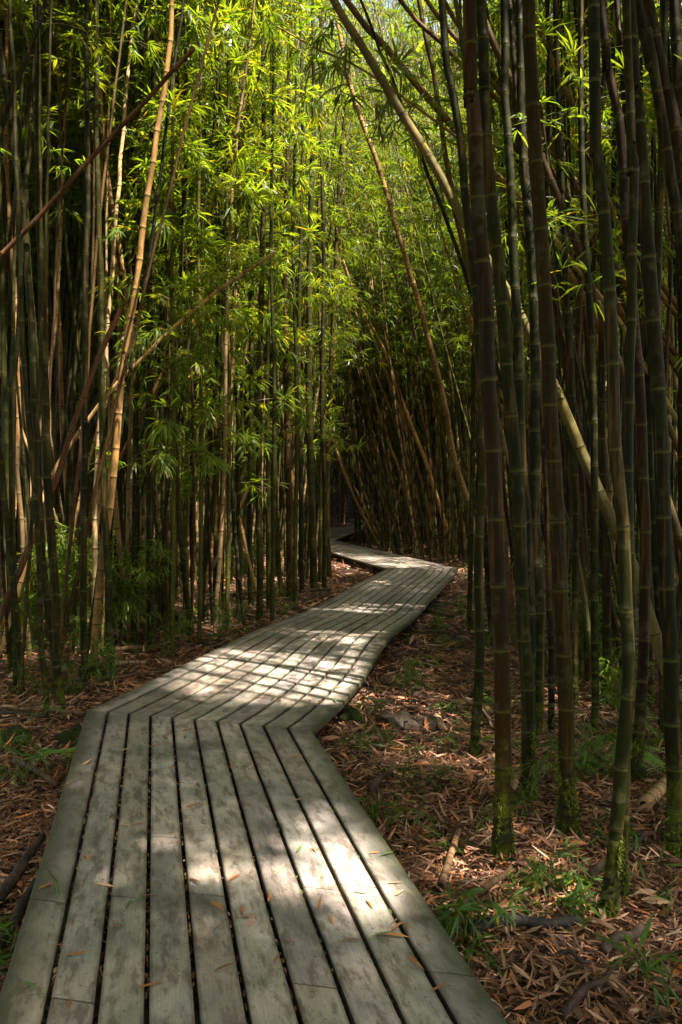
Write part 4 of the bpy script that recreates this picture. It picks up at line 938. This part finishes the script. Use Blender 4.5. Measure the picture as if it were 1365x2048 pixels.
sp_ = 0
for _ in range(400):
    y = random.uniform(3, 12); x = random.uniform(-1, 1) * y * .42
    if sp_ >= 34 or dist_deck(x, y) < .85: continue
    px_ = x / y * F + CX; h_ = min((q for q in shorts if len(q[2].split()) < 8), key=lambda q: abs(q[0] - px_) / 30 + abs(q[1] - y) / 1.2)
    z = gz(x, y); sd_ = 'right' if x > .2 else 'left'
    seedling(x / y * F + CX, HY + (CH - z) / y * F, random.uniform(.08, .3) if sd_ == 'right' else random.uniform(.15, .7), random.choice([2, 3, 4]), '%s sprout in litter %s the %s' % (random.choice(['low', 'small', 'bushy', 'thin', 'pale green', 'dark green']) if False else ('taller' if sd_ == 'left' else 'low green'), 'left of' if px_ < h_[0] - 8 else ('right of' if px_ > h_[0] + 8 else ('behind' if y > h_[1] else 'in front of')), h_[2]), ls=.12)
    sp_ += 1
def fern(px, py, label):
    c = on_ground(px, py); c[2] += .06; e = empty('fern', c); tag(e, label, 'fern')
    for k in range(7):
        a = rng.uniform(-2.6, .4); L = rng.uniform(.22, .34); s = Soup(); n = 22
        t_ = np.linspace(0, 1, n)[:, None]; d = np.array([math.cos(a), math.sin(a), 0]); pts = d * L * t_ + np.array([0, 0, 1]) * (L * .75 * t_ - L * .75 * t_ ** 2.2) + [0, 0, .02]
        tube(s, pts, np.linspace(.002, .0008, n), 4, (.12, .16, .04)); sd_ = np.array([-math.sin(a), math.cos(a), 0])
        for sg in (-1, 1):
            B = pts[3:]; m = len(B); dirs = sd_ * sg + d * .45 + rng.normal(0, .05, (m, 3)); LL = .065 * np.sin(np.linspace(.35, 1.0, m) * math.pi) ** .8 + .006
            leaves(s, B, dirs, np.tile([0, 0, 1.0], (m, 1)), LL, np.full(m, .010), np.tile([.22, .42, .10], (m, 1)) * rng.uniform(.8, 1.2, (m, 1)), .1)
        link('frond', s.mesh('frond', M_LEAF), None, e)
fern(130, 1530, 'small bright green fern beside the boardwalk corner')
fern(1245, 1545, 'small fern behind the crossed green pair')

# ------------------------------------------------------------------ fallen leaves on the deck
def deck_pt(px, py, z=.006): return onplane(px, py, z)
palette = [((.50, .19, .05), 'orange'), ((.36, .15, .06), 'rust brown'), ((.52, .32, .17), 'tan'), ((.13, .20, .05), 'green'), ((.22, .11, .06), 'dark brown')]
spots = [(95,1770,40,0),(175,1715,-50,0),(210,1770,-10,2),(300,1790,10,0),(345,1535,8,0),(175,1525,60,2),(143,1565,50,2),(225,1632,80,0),(250,1650,-15,2),(278,1648,30,0),(115,1890,0,0),(155,1908,5,0),(232,1852,0,0),(258,1810,80,3),(270,1805,20,3),
 (370,1620,20,0),(385,1610,28,0),(400,1682,10,0),(345,1685,12,1),(390,1763,-30,1),(470,1755,35,0),(435,1812,-35,0),(440,1852,30,1),(485,1822,-70,0),(503,1845,85,0),(495,1832,0,1),(580,1882,-5,1),(555,1915,60,1),(540,1795,80,0),(600,1697,55,3),(630,1700,-50,0),(647,1750,70,0),(640,1808,80,1),(663,1840,-60,0),
 (725,1785,-10,2),(740,1808,-55,0),(790,1842,40,0),(705,1880,0,1),(770,1868,10,3),(795,1872,-5,0),(760,1880,-20,3),(790,1765,0,2),(800,1785,30,2),(430,1490,0,0),(440,1503,5,2),(455,1505,0,3),(375,1460,25,0),(330,1475,-40,1),(315,1492,10,0),(370,1474,-60,1),(467,1535,0,0),(500,1535,50,2),(507,1570,-50,1),(598,1513,20,0),
 (328,1412,-5,3),(350,1415,-10,3),(360,1408,10,3),(400,1400,0,0),(470,1437,-40,1),(500,1395,10,0),(520,1394,10,0),(547,1395,70,3),(560,1400,60,1),(495,1412,-30,0),(620,1400,80,1),(640,1405,60,0),(640,1417,-10,0),(450,1363,5,0),(430,1362,0,2),(600,1326,-5,3),(660,1320,10,0),(700,1270,10,0),(735,1310,25,3),(690,1295,-5,0),(560,1275,10,1),(690,1242,10,0),(757,1295,70,0),
 (700,1215,5,0),(740,1190,10,1),(780,1225,0,0),(640,1235,5,1),(800,1160,10,0),(745,1175,5,0),(60,1975,30,1),(140,2010,-70,1),(300,1970,15,0),(560,1740,50,2),(250,1500,20,2),(232,1475,50,2),(450,1935,20,1),(830,1925,-40,0),(880,1975,20,1),(600,1600,10,2)]
for _ in range(64):
    k_ = random.choice([0, 0, 1, 1, 1]); q_ = random.uniform(6, 13.5) if k_ == 0 else random.uniform(1, 55); i_ = int(q_); f_ = random.choice([random.uniform(.03, .97), random.uniform(.02, .15), random.uniform(.85, .98)])
    a_, b_ = runs[k_][i_]; p_ = a_ * (1 - f_) + b_ * f_
    if p_[1] > 2.4: spots.append((CX + p_[0] / p_[1] * F, HY + (CH - p_[2]) / p_[1] * F, random.uniform(-90, 90), random.choice([0, 1, 1, 2, 2, 3])))
for i, (px, py, ang, ci) in enumerate(spots):
    c = deck_pt(px, py); col, nm = palette[ci if random.random() < .85 else 4]; L = random.uniform(.045, .10) * (1.25 if py < 1420 else 1)
    a = R(-ang if False else ang) ; a = math.atan2(math.sin(a) * 1.8, math.cos(a))
    s = Soup(); leaves(s, np.array([[-math.cos(a) * L / 2, -math.sin(a) * L / 2, 0]]), np.array([[math.cos(a), math.sin(a), random.uniform(0, .1)]]), np.array([[random.uniform(-.3, .3), random.uniform(-.3, .3), 1.0]]),
                       [L], [L * random.uniform(.13, .21)], np.array([col]) * random.uniform(.75, 1.1), random.uniform(-.12, .12))
    zz = 0.0
    if py < 1418:                                     # ride on the undulating run
        best = min(range(len(runs[1])), key=lambda k: abs((runs[1][k][0][1] + runs[1][k][1][1]) / 2 - c[1])); q = runs[1][best]; f = np.clip((c[0] - q[0][0]) / (q[1][0] - q[0][0]), 0, 1); zz = q[0][2] * (1 - f) + q[1][2] * f
        c = onplane(px, py, zz + .007)
    o = link('fallen_leaf', s.mesh('fallen_leaf', M_DRY)); o.location = c
    run_ = runs[0] if py > 1440 else runs[1]
    qs = min(run_, key=lambda q: abs((q[0][1] + q[1][1]) / 2 - c[1])); fr = (c[0] - qs[0][0]) / (qs[1][0] - qs[0][0])
    pn = min(9, max(0, int(fr * 10))); plank = ['leftmost', 'second', 'third', 'fourth', 'fifth', 'sixth', 'seventh', 'eighth', 'ninth', 'rightmost'][pn] + ' plank'
    sect = 'first boardwalk section' if py > 1440 else ('second boardwalk section' if py > 1245 else 'boardwalk beyond the dip')
    lab = '%s fallen bamboo leaf lying on the %s' % (nm if col != palette[4][0] else 'dark brown', sect)
    nearw = 'at the very front of' if py > 1800 else ('midway along' if py > 1600 else ('at the back of' if py > 1440 else 'on')); nm2 = nm if col != palette[4][0] else 'dark brown'
    lab = '%s leaf %s the %s, %s' % (nm2, nearw, sect, plank)
    tag(o, lab, 'leaf', '%s leaves on the %s' % (nm2, sect))
# leaf scraps and dirt packed down in the gaps between planks
s = Soup(); r0_ = runs[0]
for _ in range(700):
    j = random.randint(1, 9); k = random.uniform(4, len(r0_) - 1.05); i = int(k); t_ = k - i; f = j / NB
    p = (r0_[i][0] * (1 - t_) + r0_[i + 1][0] * t_) * (1 - f) + (r0_[i][1] * (1 - t_) + r0_[i + 1][1] * t_) * f
    L = random.uniform(.02, .06); a = math.atan2(1, -375 / F) + random.gauss(0, .15)
    moss_ = j >= 7 and random.random() < .75
    leaves(s, np.array([p + [0, 0, random.uniform(-.035, -.012)]]), np.array([[math.cos(a), math.sin(a), random.uniform(-.2, .2)]]), np.array([[random.uniform(-1, 1), 0, .8]]), [L], [random.uniform(.006, .014)],
           np.array([[.10, .14, .02]]) if moss_ else litter_cols(1), .2)
tag(link('gap_litter', s.mesh('gap_litter', M_DRY)), 'leaf scraps and moss packed in the gaps between planks', 'leaf litter', None, 'stuff')
print('objects', len(sc.objects), counts)
